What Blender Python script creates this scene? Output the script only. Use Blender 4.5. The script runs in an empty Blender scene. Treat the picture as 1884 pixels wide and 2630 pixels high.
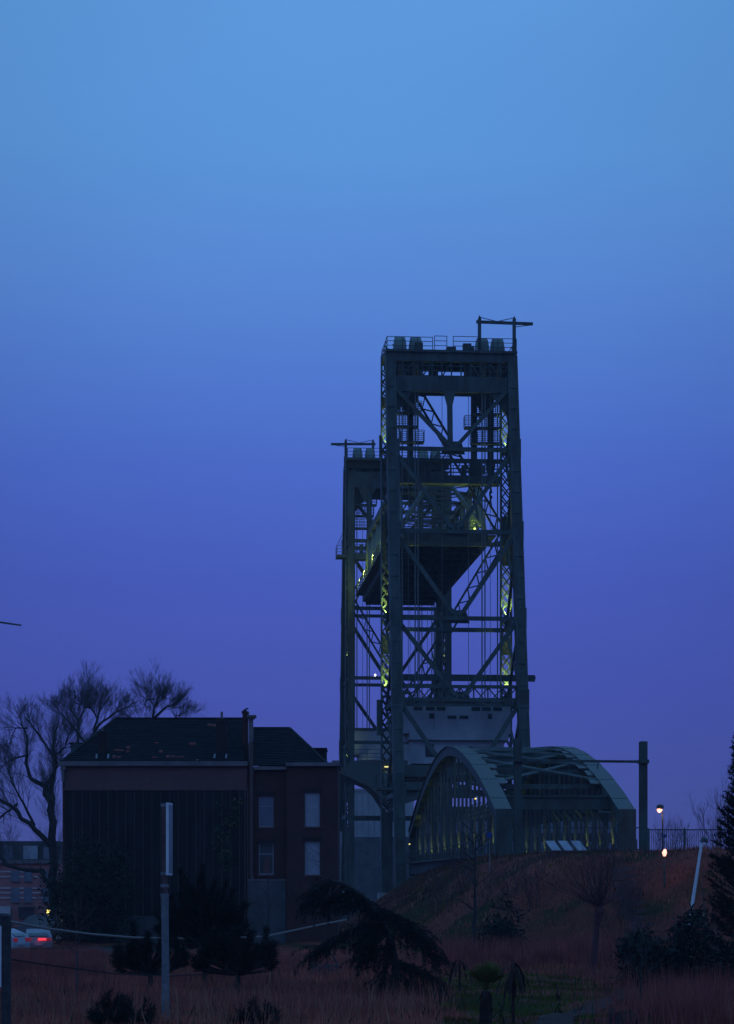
import bpy, math, random
import numpy as np
from mathutils import Vector, Matrix
random.seed(7); RNG = np.random.default_rng(7)
R = math.radians
S = bpy.context.scene
COL = S.collection

# ------------------------------------------------------------------ camera
F, CX, HY, CAMZ = 5568.0, 942.0, 2274.0, 4.0      # focal length and horizon of the photograph, in its own pixels
cam = bpy.data.cameras.new('camera'); co = bpy.data.objects.new('camera', cam); COL.objects.link(co)
co.location = (0, 0, CAMZ); co.rotation_euler = (R(90), 0, 0)
cam.sensor_fit = 'VERTICAL'; cam.sensor_height = 36.0; cam.lens = F / 2630 * 36
cam.shift_y = (HY - 1315) / 2630
cam.clip_start = 0.5; cam.clip_end = 6000
S.camera = co

# ------------------------------------------------------------------ sky
w = bpy.data.worlds.new('World'); S.world = w; w.use_nodes = True
nt = w.node_tree; nt.nodes.clear()
out = nt.nodes.new('ShaderNodeOutputWorld'); bg = nt.nodes.new('ShaderNodeBackground')
tc = nt.nodes.new('ShaderNodeTexCoord'); sx = nt.nodes.new('ShaderNodeSeparateXYZ')
nt.links.new(tc.outputs['Generated'], sx.inputs[0])
ramp = nt.nodes.new('ShaderNodeValToRGB')
def lin(c): return tuple(((v/255)/12.92 if v/255 <= .04045 else ((v/255+.055)/1.055)**2.4) for v in c)
stops = [(0.0, (74, 78, 152)), (0.04, (73, 81, 166)), (0.085, (72, 84, 180)), (0.138, (72, 92, 191)), (0.189, (76, 107, 204)),
         (0.223, (81, 121, 210)), (0.272, (89, 138, 216)), (0.319, (92, 151, 221)), (0.40, (95, 156, 224))]
el = ramp.color_ramp.elements
while len(el) < len(stops): el.new(0.5)
for e, (p, c) in zip(el, stops): e.position = p; e.color = (*lin(c), 1)
nt.links.new(sx.outputs['Z'], ramp.inputs['Fac'])
sky = nt.nodes.new('ShaderNodeTexSky'); sky.sky_type = 'NISHITA'; sky.sun_disc = False
sky.sun_elevation = R(2); sky.sun_rotation = R(200)
sc_ = nt.nodes.new('ShaderNodeVectorMath'); sc_.operation = 'SCALE'; sc_.inputs['Scale'].default_value = 0.02
nt.links.new(sky.outputs[0], sc_.inputs[0])
mx = nt.nodes.new('ShaderNodeMix'); mx.data_type = 'RGBA'; mx.inputs[0].default_value = 0.04
nt.links.new(ramp.outputs[0], mx.inputs[6]); nt.links.new(sc_.outputs[0], mx.inputs[7])
# sky strength dimmed a little to both sides, standing in for lens vignetting
ax = nt.nodes.new('ShaderNodeMath'); ax.operation = 'MULTIPLY'; nt.links.new(sx.outputs['X'], ax.inputs[0]); nt.links.new(sx.outputs['X'], ax.inputs[1])
ay = nt.nodes.new('ShaderNodeMath'); ay.operation = 'MULTIPLY_ADD'; nt.links.new(ax.outputs[0], ay.inputs[0]); ay.inputs[1].default_value = -4.5; ay.inputs[2].default_value = 1.02
az_ = nt.nodes.new('ShaderNodeMath'); az_.operation = 'MAXIMUM'; nt.links.new(ay.outputs[0], az_.inputs[0]); az_.inputs[1].default_value = .80
nt.links.new(mx.outputs[2], bg.inputs[0]); nz = nt.nodes.new('ShaderNodeTexNoise'); nz.inputs['Scale'].default_value = 5; nz.inputs['Detail'].default_value = 5
mpn = nt.nodes.new('ShaderNodeMapping'); mpn.inputs['Scale'].default_value = (1, 1, 2.5); nt.links.new(tc.outputs['Generated'], mpn.inputs[0]); nt.links.new(mpn.outputs[0], nz.inputs['Vector'])
nm = nt.nodes.new('ShaderNodeMath'); nm.operation = 'MULTIPLY_ADD'; nt.links.new(nz.outputs['Fac'], nm.inputs[0]); nm.inputs[1].default_value = .09; nm.inputs[2].default_value = .955   # faint uneven veil
nk = nt.nodes.new('ShaderNodeMath'); nk.operation = 'MULTIPLY'; nt.links.new(az_.outputs[0], nk.inputs[0]); nt.links.new(nm.outputs[0], nk.inputs[1])
nt.links.new(nk.outputs[0], bg.inputs[1])
nt.links.new(bg.outputs[0], out.inputs[0])

# the last light of a sun already at the horizon behind the camera
sl = bpy.data.lights.new('sun', 'SUN'); so = bpy.data.objects.new('sun', sl); COL.objects.link(so)
sl.energy = 0.02; sl.angle = R(20); sl.color = (0.75, 0.8, 1.0); so.rotation_euler = (R(70), 0, R(-20))

S.view_settings.view_transform = 'Standard'; S.view_settings.look = 'None'
S.view_settings.exposure = 0.0; S.view_settings.gamma = 1.0; S.view_settings.use_curve_mapping = False
cy = S.cycles
cy.use_denoising = True; cy.max_bounces = 4; cy.diffuse_bounces = 2; cy.glossy_bounces = 2; cy.transmission_bounces = 2
cy.transparent_max_bounces = 6; cy.volume_bounces = 0; cy.sample_clamp_indirect = 4.0

# ------------------------------------------------------------------ materials
MATS = {}
def mat(name, col, rough=0.7, metal=0.0, var=0.35, scale=1.5, col2=None, bump=0.0, bscale=20, spec=0.3, stretch=None, thr=(0.4, 0.65)):
    m = bpy.data.materials.new(name); m.use_nodes = True; n = m.node_tree; b = n.nodes['Principled BSDF']
    b.inputs['Roughness'].default_value = rough; b.inputs['Metallic'].default_value = metal
    b.inputs['Specular IOR Level'].default_value = spec
    g = n.nodes.new('ShaderNodeNewGeometry')
    no = n.nodes.new('ShaderNodeTexNoise'); no.inputs['Scale'].default_value = scale; no.inputs['Detail'].default_value = 6
    no.inputs['Roughness'].default_value = 0.65
    if stretch:
        mp = n.nodes.new('ShaderNodeMapping'); mp.inputs['Scale'].default_value = (1, 1, stretch)
        n.links.new(g.outputs['Position'], mp.inputs[0]); n.links.new(mp.outputs[0], no.inputs['Vector'])
    else: n.links.new(g.outputs['Position'], no.inputs['Vector'])
    cr = n.nodes.new('ShaderNodeValToRGB')
    c2 = col2 if col2 else tuple(max(0, v*(1-var)) for v in col)
    cr.color_ramp.elements[0].position = thr[0]; cr.color_ramp.elements[1].position = thr[1]
    cr.color_ramp.elements[0].color = (*c2, 1); cr.color_ramp.elements[1].color = (*col, 1)
    n.links.new(no.outputs['Fac'], cr.inputs['Fac']); n.links.new(cr.outputs[0], b.inputs['Base Color'])
    if bump:
        n2 = n.nodes.new('ShaderNodeTexNoise'); n2.inputs['Scale'].default_value = bscale; n2.inputs['Detail'].default_value = 5
        n.links.new(g.outputs['Position'], n2.inputs['Vector'])
        bp = n.nodes.new('ShaderNodeBump'); bp.inputs['Strength'].default_value = bump; bp.inputs['Distance'].default_value = 0.03
        n.links.new(n2.outputs['Fac'], bp.inputs['Height']); n.links.new(bp.outputs[0], b.inputs['Normal'])
    MATS[name] = m; return m
def emis(name, col, st):
    m = bpy.data.materials.new(name); m.use_nodes = True; n = m.node_tree; b = n.nodes['Principled BSDF']
    b.inputs['Base Color'].default_value = (*col, 1); b.inputs['Emission Color'].default_value = (*col, 1)
    b.inputs['Emission Strength'].default_value = st; MATS[name] = m; return m
def brickmat(name, c1, c2, mortar, sc=1.0):
    m = mat(name, c1, 0.85, var=.4, scale=.5); n = m.node_tree; b = n.nodes['Principled BSDF']
    old = b.inputs['Base Color'].links[0].from_socket
    t = n.nodes.new('ShaderNodeTexCoord'); mp = n.nodes.new('ShaderNodeMapping'); mp.inputs['Rotation'].default_value = (R(90), 0, 0)
    n.links.new(t.outputs['Object'], mp.inputs[0])
    bt = n.nodes.new('ShaderNodeTexBrick'); bt.inputs['Scale'].default_value = 1
    bt.inputs['Brick Width'].default_value = .22*sc; bt.inputs['Row Height'].default_value = .075*sc; bt.inputs['Mortar Size'].default_value = .01*sc
    bt.inputs['Color1'].default_value = (*c1, 1); bt.inputs['Color2'].default_value = (*c2, 1); bt.inputs['Mortar'].default_value = (*mortar, 1)
    n.links.new(mp.outputs[0], bt.inputs['Vector'])
    mi = n.nodes.new('ShaderNodeMix'); mi.data_type = 'RGBA'; mi.inputs[0].default_value = .5
    n.links.new(old, mi.inputs[6]); n.links.new(bt.outputs[0], mi.inputs[7]); n.links.new(mi.outputs[2], b.inputs['Base Color'])
    return m
mat('steel', (.062, .088, .080), .6, col2=(.044, .043, .039), scale=1.1, stretch=.3, thr=(.38, .60), bump=.3, bscale=4)
mat('steel_light', (.16, .205, .185), .6, var=.35, scale=.7, bump=.3, bscale=4)  # paler steel; on the wind braces its lighter tone stands for sky light
mat('steel_mid', (.098, .122, .116), .6, col2=(.10, .095, .085), scale=.8, bump=.3, bscale=4)  # same steel paint, lightened for chord tops that face the sky
mat('steel_rust', (.10, .085, .075), .7, col2=(.07, .10, .09), scale=1.2)
mat('cable', (.16, .18, .18), .5, var=.2)
mat('concrete', (.36, .35, .36), .85, var=.35, scale=.35, bump=.3, bscale=8)
mat('concrete_white', (.46, .47, .50), .8, var=.3, scale=.3, bump=.2, bscale=6)
mat('opening', (.03, .035, .045), .4, var=.3)
brickmat('brick', (.095, .027, .026), (.055, .018, .02), (.06, .04, .04))
brickmat('brick_dark', (.045, .018, .018), (.03, .013, .014), (.035, .025, .025))
brickmat('brick_pale', (.20, .075, .07), (.12, .05, .05), (.15, .11, .11))
brickmat('brick_red', (.46, .15, .15), (.36, .12, .12), (.4, .3, .3))
mat('band_stone', (.62, .52, .54), .8, var=.25)
mat('cladding', (.020, .012, .015), .7, var=.65, scale=2.2, stretch=.12)
mat('roof_tile', (.017, .016, .024), .75, var=.5, scale=1.6, spec=.15)
mat('roof_tile_red', (.20, .045, .035), .75, var=.3)
mat('cornice', (.21, .165, .175), .75, var=.35, scale=.8)
mat('blind', (.38, .37, .42), .7, var=.25, scale=.8)
mat('pane_grey', (.16, .18, .22), .2, var=.3, scale=.8, spec=.6)
mat('glass_dark', (.05, .06, .08), .08, var=.3, spec=.8)
mat('render_grey', (.10, .09, .10), .85, var=.4, scale=.6)
mat('bark', (.055, .045, .045), .9, var=.4, scale=6)
mat('bark_pale', (.10, .09, .10), .9, var=.3, scale=4)
mat('bark_red', (.13, .05, .055), .9, var=.4, scale=6)
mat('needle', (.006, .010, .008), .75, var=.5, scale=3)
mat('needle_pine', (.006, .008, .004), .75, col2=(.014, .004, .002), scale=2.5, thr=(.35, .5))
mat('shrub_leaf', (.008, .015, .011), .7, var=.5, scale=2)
mat('palm_leaf', (.12, .11, .018), .7, col2=(.07, .075, .012), scale=3)
mat('dead_leaf', (.06, .028, .022), .85, var=.5, scale=5)
mat('ivy', (.11, .10, .03), .7, col2=(.02, .05, .03), scale=1.0)
mat('grass_slope', (.19, .078, .052), .9, col2=(.055, .028, .022), scale=.45, thr=(.42, .6), spec=.04)
mat('grass_dry', (.60, .165, .112), .9, col2=(.20, .055, .045), scale=.35, thr=(.40, .58), spec=.04)
mat('grass_pale', (.50, .24, .16), .9, col2=(.30, .12, .08), scale=.6, spec=.04)
mat('grass_green', (.075, .14, .014), .9, col2=(.09, .05, .018), scale=.5, spec=.04)
mat('reed', (.48, .135, .105), .9, col2=(.19, .05, .052), scale=1.2, spec=.04)
mat('path', (.085, .055, .048), .95, var=.35, scale=1.5, bump=.4, spec=.04)
mat('road', (.07, .07, .075), .9, var=.3, scale=.8, spec=.04)
mat('white_paint', (.80, .78, .80), .5, var=.15)
mat('grey_paint', (.30, .31, .35), .5, var=.25)
mat('post_grey', (.22, .22, .24), .7, var=.35, scale=5)
mat('post_brown', (.15, .085, .08), .8, var=.4, scale=5)
mat('post_dark', (.06, .057, .062), .8, var=.4, scale=6)
mat('rope', (.27, .22, .20), .9, var=.2)
mat('wire', (.035, .018, .018), .8)
mat('car_white', (.42, .43, .48), .3, var=.08, spec=.5)
mat('car_silver', (.20, .20, .23), .3, var=.08, spec=.5)
mat('car_dark', (.06, .07, .09), .3, var=.1, spec=.5)
mat('rubber', (.02, .02, .02), .8)
mat('blue_sign', (.008, .05, .26), .4, var=.1)
mat('orange_paint', (.40, .09, .06), .7, var=.25)
mat('bird', (.02, .02, .024), .8)
mat('far_block', (.22, .21, .23), .9, var=.15, scale=.05)
mat('teal_panel', (.13, .20, .24), .6, var=.2)
emis('lamp_green', (.80, 1.0, .28), 1.2)
emis('lamp_white', (1.0, .92, .75), 14)
emis('lamp_warm', (1.0, .46, .34), 1.7)
emis('lamp_yellow', (1.0, .85, .25), 1.2)
emis('tail_red', (1.0, .05, .07), 1.1)
emis('tail_red_dim', (1.0, .04, .05), .06)

# ------------------------------------------------------------------ building blocks
def P(px, py, Y):                      # a point at depth Y that the photograph shows at (px, py)
    return Vector(((px-CX)/F*Y, Y, CAMZ + (HY-py)/F*Y))
class MB:
    def __init__(s): s.v = []; s.f = []
    def box(s, x0, x1, y0, y1, z0, z1):
        b = len(s.v)
        s.v += [(x0, y0, z0), (x1, y0, z0), (x1, y1, z0), (x0, y1, z0), (x0, y0, z1), (x1, y0, z1), (x1, y1, z1), (x0, y1, z1)]
        s.f += [tuple(b+i for i in q) for q in ((3, 2, 1, 0), (4, 5, 6, 7), (0, 1, 5, 4), (1, 2, 6, 5), (2, 3, 7, 6), (3, 0, 4, 7))]
        return s
    def bar(s, p0, p1, w, h, up=(0, 0, 1), w1=None, h1=None):      # w across, h along 'up'
        p0, p1 = Vector(p0), Vector(p1); d = (p1-p0).normalized(); up = Vector(up)
        if abs(d.dot(up)) > .98: up = Vector((0, 1, 0)) if abs(d.y) < .9 else Vector((1, 0, 0))
        a = d.cross(up).normalized(); u = a.cross(d).normalized()
        w1 = w if w1 is None else w1; h1 = h if h1 is None else h1; b = len(s.v)
        for p, ww, hh in ((p0, w, h), (p1, w1, h1)):
            for i, j in ((-1, -1), (1, -1), (1, 1), (-1, 1)): s.v.append(tuple(p + a*(i*ww/2) + u*(j*hh/2)))
        s.f += [tuple(b+i for i in q) for q in ((0, 1, 2, 3), (7, 6, 5, 4), (4, 5, 1, 0), (5, 6, 2, 1), (6, 7, 3, 2), (7, 4, 0, 3))]
        return s
    def tube(s, pts, rads, n=6, cap=True):
        pts = [Vector(p) for p in pts]; b = len(s.v); k = len(pts); prev = None
        for i, p in enumerate(pts):
            d = (pts[min(i+1, k-1)] - pts[max(i-1, 0)])
            d = d.normalized() if d.length > 1e-9 else Vector((0, 0, 1))
            if prev is None:
                prev = d.cross(Vector((0.3, 1, 0.2))); 
                if prev.length < .1: prev = d.cross(Vector((1, 0, 0)))
            a = (prev - d*prev.dot(d)).normalized(); prev = a; c = d.cross(a)
            r = rads[i] if hasattr(rads, '__len__') else rads
            for j in range(n):
                t = 2*math.pi*j/n; s.v.append(tuple(p + a*(r*math.cos(t)) + c*(r*math.sin(t))))
        for i in range(k-1):
            for j in range(n):
                j2 = (j+1) % n; s.f.append((b+i*n+j, b+i*n+j2, b+(i+1)*n+j2, b+(i+1)*n+j))
        if cap: s.f.append(tuple(b+j for j in reversed(range(n)))); s.f.append(tuple(b+(k-1)*n+j for j in range(n)))
        return s
    def prism(s, prof, axis, a0, a1):       # polygon profile [(u,v)] extruded: axis 'x': (a,u,v), 'y': (u,a,v), 'z': (u,v,a)
        b = len(s.v); n = len(prof)
        for a in (a0, a1):
            for u, v in prof: s.v.append({'x': (a, u, v), 'y': (u, a, v), 'z': (u, v, a)}[axis])
        s.f.append(tuple(b+i for i in range(n))); s.f.append(tuple(b+n+i for i in reversed(range(n))))
        for i in range(n): j = (i+1) % n; s.f.append((b+i, b+n+i, b+n+j, b+j))
        return s
    def quad(s, a, b_, c, d): b = len(s.v); s.v += [tuple(a), tuple(b_), tuple(c), tuple(d)]; s.f.append((b, b+1, b+2, b+3)); return s
    def mesh(s, name, m, fix=True):
        me = bpy.data.meshes.new(name); me.from_pydata(s.v, [], s.f)
        if fix:
            import bmesh
            bm = bmesh.new(); bm.from_mesh(me); bmesh.ops.recalc_face_normals(bm, faces=bm.faces); bm.to_mesh(me); bm.free()
        me.materials.append(MATS[m]); return me
    def build(s, name, m, parent=None, fix=True, smooth=False):
        me = s.mesh(name, m, fix)
        if smooth: me.shade_smooth()
        return put(name, me, parent)
def put(name, me, parent=None, loc=None):
    o = bpy.data.objects.new(name, me); COL.objects.link(o)
    if parent: o.parent = parent
    if loc is not None: o.location = loc
    return o
def tag(o, label, cat, group=None, kind=None):
    if label: o['label'] = label
    if cat: o['category'] = cat
    if group: o['group'] = group
    if kind: o['kind'] = kind
    return o
def thing(name, label, cat, loc=(0, 0, 0), rz=0, group=None):
    o = bpy.data.objects.new(name, None); COL.objects.link(o); o.location = loc; o.rotation_euler = (0, 0, rz)
    o.empty_display_size = .2
    return tag(o, label, cat, group)
def stuff(o): o['kind'] = 'stuff'; return o
def npmesh(name, V, Fc, m):                   # numpy arrays: V (n,3), Fc (k,3 or 4)
    me = bpy.data.meshes.new(name); n, k = len(V), Fc.shape[1]
    me.vertices.add(n); me.vertices.foreach_set('co', np.asarray(V, np.float32).ravel())
    me.loops.add(Fc.size); me.loops.foreach_set('vertex_index', Fc.astype(np.int32).ravel())
    me.polygons.add(len(Fc)); me.polygons.foreach_set('loop_start', np.arange(0, Fc.size, k, dtype=np.int32))
    me.update(calc_edges=True); me.materials.append(MATS[m]); return me
def blades(name, base, tip, width, m, bend=None):   # thin tapering leaves: one bent strip (2 tris + tip) from base to tip
    n = len(base); d = tip-base; L = np.linalg.norm(d, axis=1, keepdims=True)+1e-9
    r = RNG.normal(size=(n, 3)); s = np.cross(d, r); s /= np.linalg.norm(s, axis=1, keepdims=True)+1e-9
    wd = np.asarray(width).reshape(-1, 1)
    mid = (base+tip)/2 + (0 if bend is None else bend)
    V = np.stack([base-s*wd/2, base+s*wd/2, mid-s*wd*.4, mid+s*wd*.4, tip], 1).reshape(-1, 3)
    i = np.arange(n)[:, None]*5
    Fc = np.concatenate([i+np.array([[0, 1, 3]]), i+np.array([[0, 3, 2]]), i+np.array([[2, 3, 4]])])
    return npmesh(name, V, Fc, m)
LIGHTS = []
def point(parent, loc, col, power, rad=.08, spot=None, aim=None):
    l = bpy.data.lights.new('light', 'SPOT' if spot else 'POINT'); l.energy = power; l.color = col; l.shadow_soft_size = rad
    if spot: l.spot_size = R(spot); l.spot_blend = .6
    o = bpy.data.objects.new('light', l); COL.objects.link(o); o.location = loc
    if parent: o.parent = parent
    if aim is not None: o.rotation_euler = Vector(aim).to_track_quat('-Z', 'Y').to_euler()
    return o
GREEN = (.74, 1.0, .22)

# ------------------------------------------------------------------ terrain
EDGE = [(8.2, 232.0), (8.8, 190.0), (9.2, 165.0), (10.2, 146.0), (13.5, 131.0), (20, 125.0), (60, 117.0)]
def edge_dist(x, y):                      # distance outside the embankment's crest edge (numpy), negative inside
    best = np.full_like(x, 1e9)
    for (x0, y0), (x1, y1) in zip(EDGE[:-1], EDGE[1:]):
        dx, dy = x1-x0, y1-y0; t = np.clip(((x-x0)*dx+(y-y0)*dy)/(dx*dx+dy*dy), 0, 1)
        best = np.minimum(best, np.hypot(x-(x0+t*dx), y-(y0+t*dy)))
    ex = np.array([e[0] for e in EDGE]); ey = np.array([e[1] for e in EDGE])
    inside = (x > np.interp(y, ey[::-1], ex[::-1])) & (y > np.interp(x, ex, ey))
    return np.where(inside, -best, best)
def gz(x, y):
    x = np.asarray(x, float); y = np.asarray(y, float)
    d = edge_dist(x, y); u = np.clip(1-d/13, 0, 1); h = 6.0*(u*u*(3-2*u))
    h = h*np.clip((236-y)/8, 0, 1)
    rough = .10*np.sin(x*.9+y*.31)*np.sin(y*.53-x*.2)+.05*np.sin(x*2.3+1)*np.sin(y*1.7)
    rough += .12*np.sin(x*.35+2)*np.sin(y*.22)
    return h + rough*np.clip(1.2-np.abs(y-100)/150, 0, 1)
def G(x, y): return float(gz(x, y))
def ground_pt(px, Y): x = (px-CX)/F*Y; return Vector((x, Y, G(x, Y)))
xs = np.unique(np.concatenate([np.linspace(-900, -60, 22), np.arange(-60, 60, .8), np.linspace(60, 900, 22)]))
ys = np.unique(np.concatenate([np.linspace(-60, 40, 12), np.arange(40, 200, .8), np.arange(200, 260, 3), np.linspace(260, 1500, 40)]))
XX, YY = np.meshgrid(xs, ys); ZZ = gz(XX, YY); nx, ny = len(xs), len(ys)
ii = (np.arange(ny-1)[:, None]*nx+np.arange(nx-1)[None]).ravel()
gm = mat('ground', (.24, .062, .045), .95, col2=(.12, .034, .030), scale=.25, bump=.5, bscale=6, thr=(.35, .65), spec=.04)
n = gm.node_tree                           # lawn and bare patches of the ground itself
b = n.nodes['Principled BSDF']; old = b.inputs['Base Color'].links[0].from_socket
g2 = n.nodes.new('ShaderNodeNewGeometry'); n3 = n.nodes.new('ShaderNodeTexNoise'); n3.inputs['Scale'].default_value = .11; n3.inputs['Detail'].default_value = 4
n.links.new(g2.outputs['Position'], n3.inputs['Vector'])
cr = n.nodes.new('ShaderNodeValToRGB'); cr.color_ramp.elements[0].position = .50; cr.color_ramp.elements[1].position = .60
n.links.new(n3.outputs['Fac'], cr.inputs['Fac'])
mi = n.nodes.new('ShaderNodeMix'); mi.data_type = 'RGBA'; mi.inputs[7].default_value = (.035, .034, .015, 1)
n.links.new(cr.outputs[0], mi.inputs[0]); n.links.new(old, mi.inputs[6]); n.links.new(mi.outputs[2], b.inputs['Base Color'])
me = npmesh('ground', np.stack([XX.ravel(), YY.ravel(), ZZ.ravel()], 1), np.stack([ii, ii+1, ii+nx+1, ii+nx], 1), 'ground'); me.shade_smooth()
tag(put('ground', me), 'rough brown park ground rising to the railway embankment', None, kind='structure')
def strip(name, pts, width, m, lift=.03):   # a ribbon laid on the ground
    V = []; n = len(pts)
    for i in range(n):
        a = Vector(pts[max(i-1, 0)]); b2 = Vector(pts[min(i+1, n-1)]); d = (b2-a).normalized(); s = Vector((-d.y, d.x))
        for k in (-1, -.5, 0, .5, 1):
            x = pts[i][0]+s.x*k*width/2*(1+.12*math.sin(i*2.1+k)); y = pts[i][1]+s.y*k*width/2; V.append((x, y, G(x, y)+lift))
    Fc = [(i*5+j, i*5+j+1, (i+1)*5+j+1, (i+1)*5+j) for i in range(n-1) for j in range(4)]
    return npmesh(name, np.array(V), np.array(Fc), m)
def dense(pts, k=8):
    o = []
    for a, b2 in zip(pts[:-1], pts[1:]): o += [(a[0]+(b2[0]-a[0])*i/k, a[1]+(b2[1]-a[1])*i/k) for i in range(k)]
    return o+[pts[-1]]
tag(put('path', strip('path', dense([(4.2, 52), (5.0, 60), (5.8, 66), (8.6, 74), (10.0, 80)], 12), 1.1, 'path', .06)), 'narrow trodden dirt path curving through the lawn', None, kind='structure')
tag(put('road', strip('road', dense([(-60, 121), (-30, 122), (-16, 127), (-14, 138)], 10), 7, 'road', .05)), 'dark asphalt road beside the parked cars', None, kind='structure')
tag(put('path', strip('path', dense([(11.0, 108), (14.5, 107), (19, 106), (26, 106)], 10), 1.6, 'path', .05)), 'pale footpath along the foot of the embankment', None, kind='structure')

# ------------------------------------------------------------------ the bridge: local axes t (across), s (along, away), z
BX, BY = 8.79, 240.0; SL = -.0806; ANG = -math.atan(SL)
_c, _s = math.cos(ANG), math.sin(ANG)
def B(t, s, z): return Vector((BX + t*_c - s*_s, BY + t*_s + s*_c, z))
class Sp:                                  # parts of one bridge thing, given in bridge axes (t, s, z)
    def __init__(s, name, label, cat, t=0, ss=0, z=0, group=None):
        s.o = Vector((t, ss, z)); s.root = thing(name, label, cat, B(t, ss, z), ANG, group)
    def part(s, name, mb, m, parent=None, smooth=False):
        mb.v = [tuple(Vector(v)-s.o) for v in mb.v]; return mb.build(name, m, parent or s.root, smooth=smooth)
    def loc(s, t, ss, z): return Vector((t, ss, z))-s.o

def laced(mb, p0, p1, side, w, depth, step, th=.09, chord=.16, up=None):
    """two chords joined by zigzag lacing; side = direction across the two chords"""
    p0, p1, side = Vector(p0), Vector(p1), Vector(side).normalized(); d = p1-p0; L = d.length; nrm = d.normalized().cross(side)
    for k in (-1, 1): mb.bar(p0+side*k*w/2, p1+side*k*w/2, chord, depth, nrm)
    n = max(2, int(L/step))
    for i in range(n):
        a = p0+d*(i/n); c = p0+d*((i+1)/n); k = 1 if i % 2 else -1
        mb.bar(a+side*k*w/2, c-side*k*w/2, th, depth*.6, nrm)
    return mb
def railing(mb, p0, p1, h=1.15, n=None, rails=(.35, .75, 1.15), th=.06):
    p0, p1 = Vector(p0), Vector(p1); L = (p1-p0).length; n = n or max(1, int(L/1.6))
    for i in range(n+1):
        a = p0+(p1-p0)*(i/n); mb.bar(a, a+Vector((0, 0, h)), th*1.2, th*1.2)
    for r in rails:
        u = Vector((0, 0, r*h/1.15)); mb.bar(p0+u, p1+u, th, th)
    return mb

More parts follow.
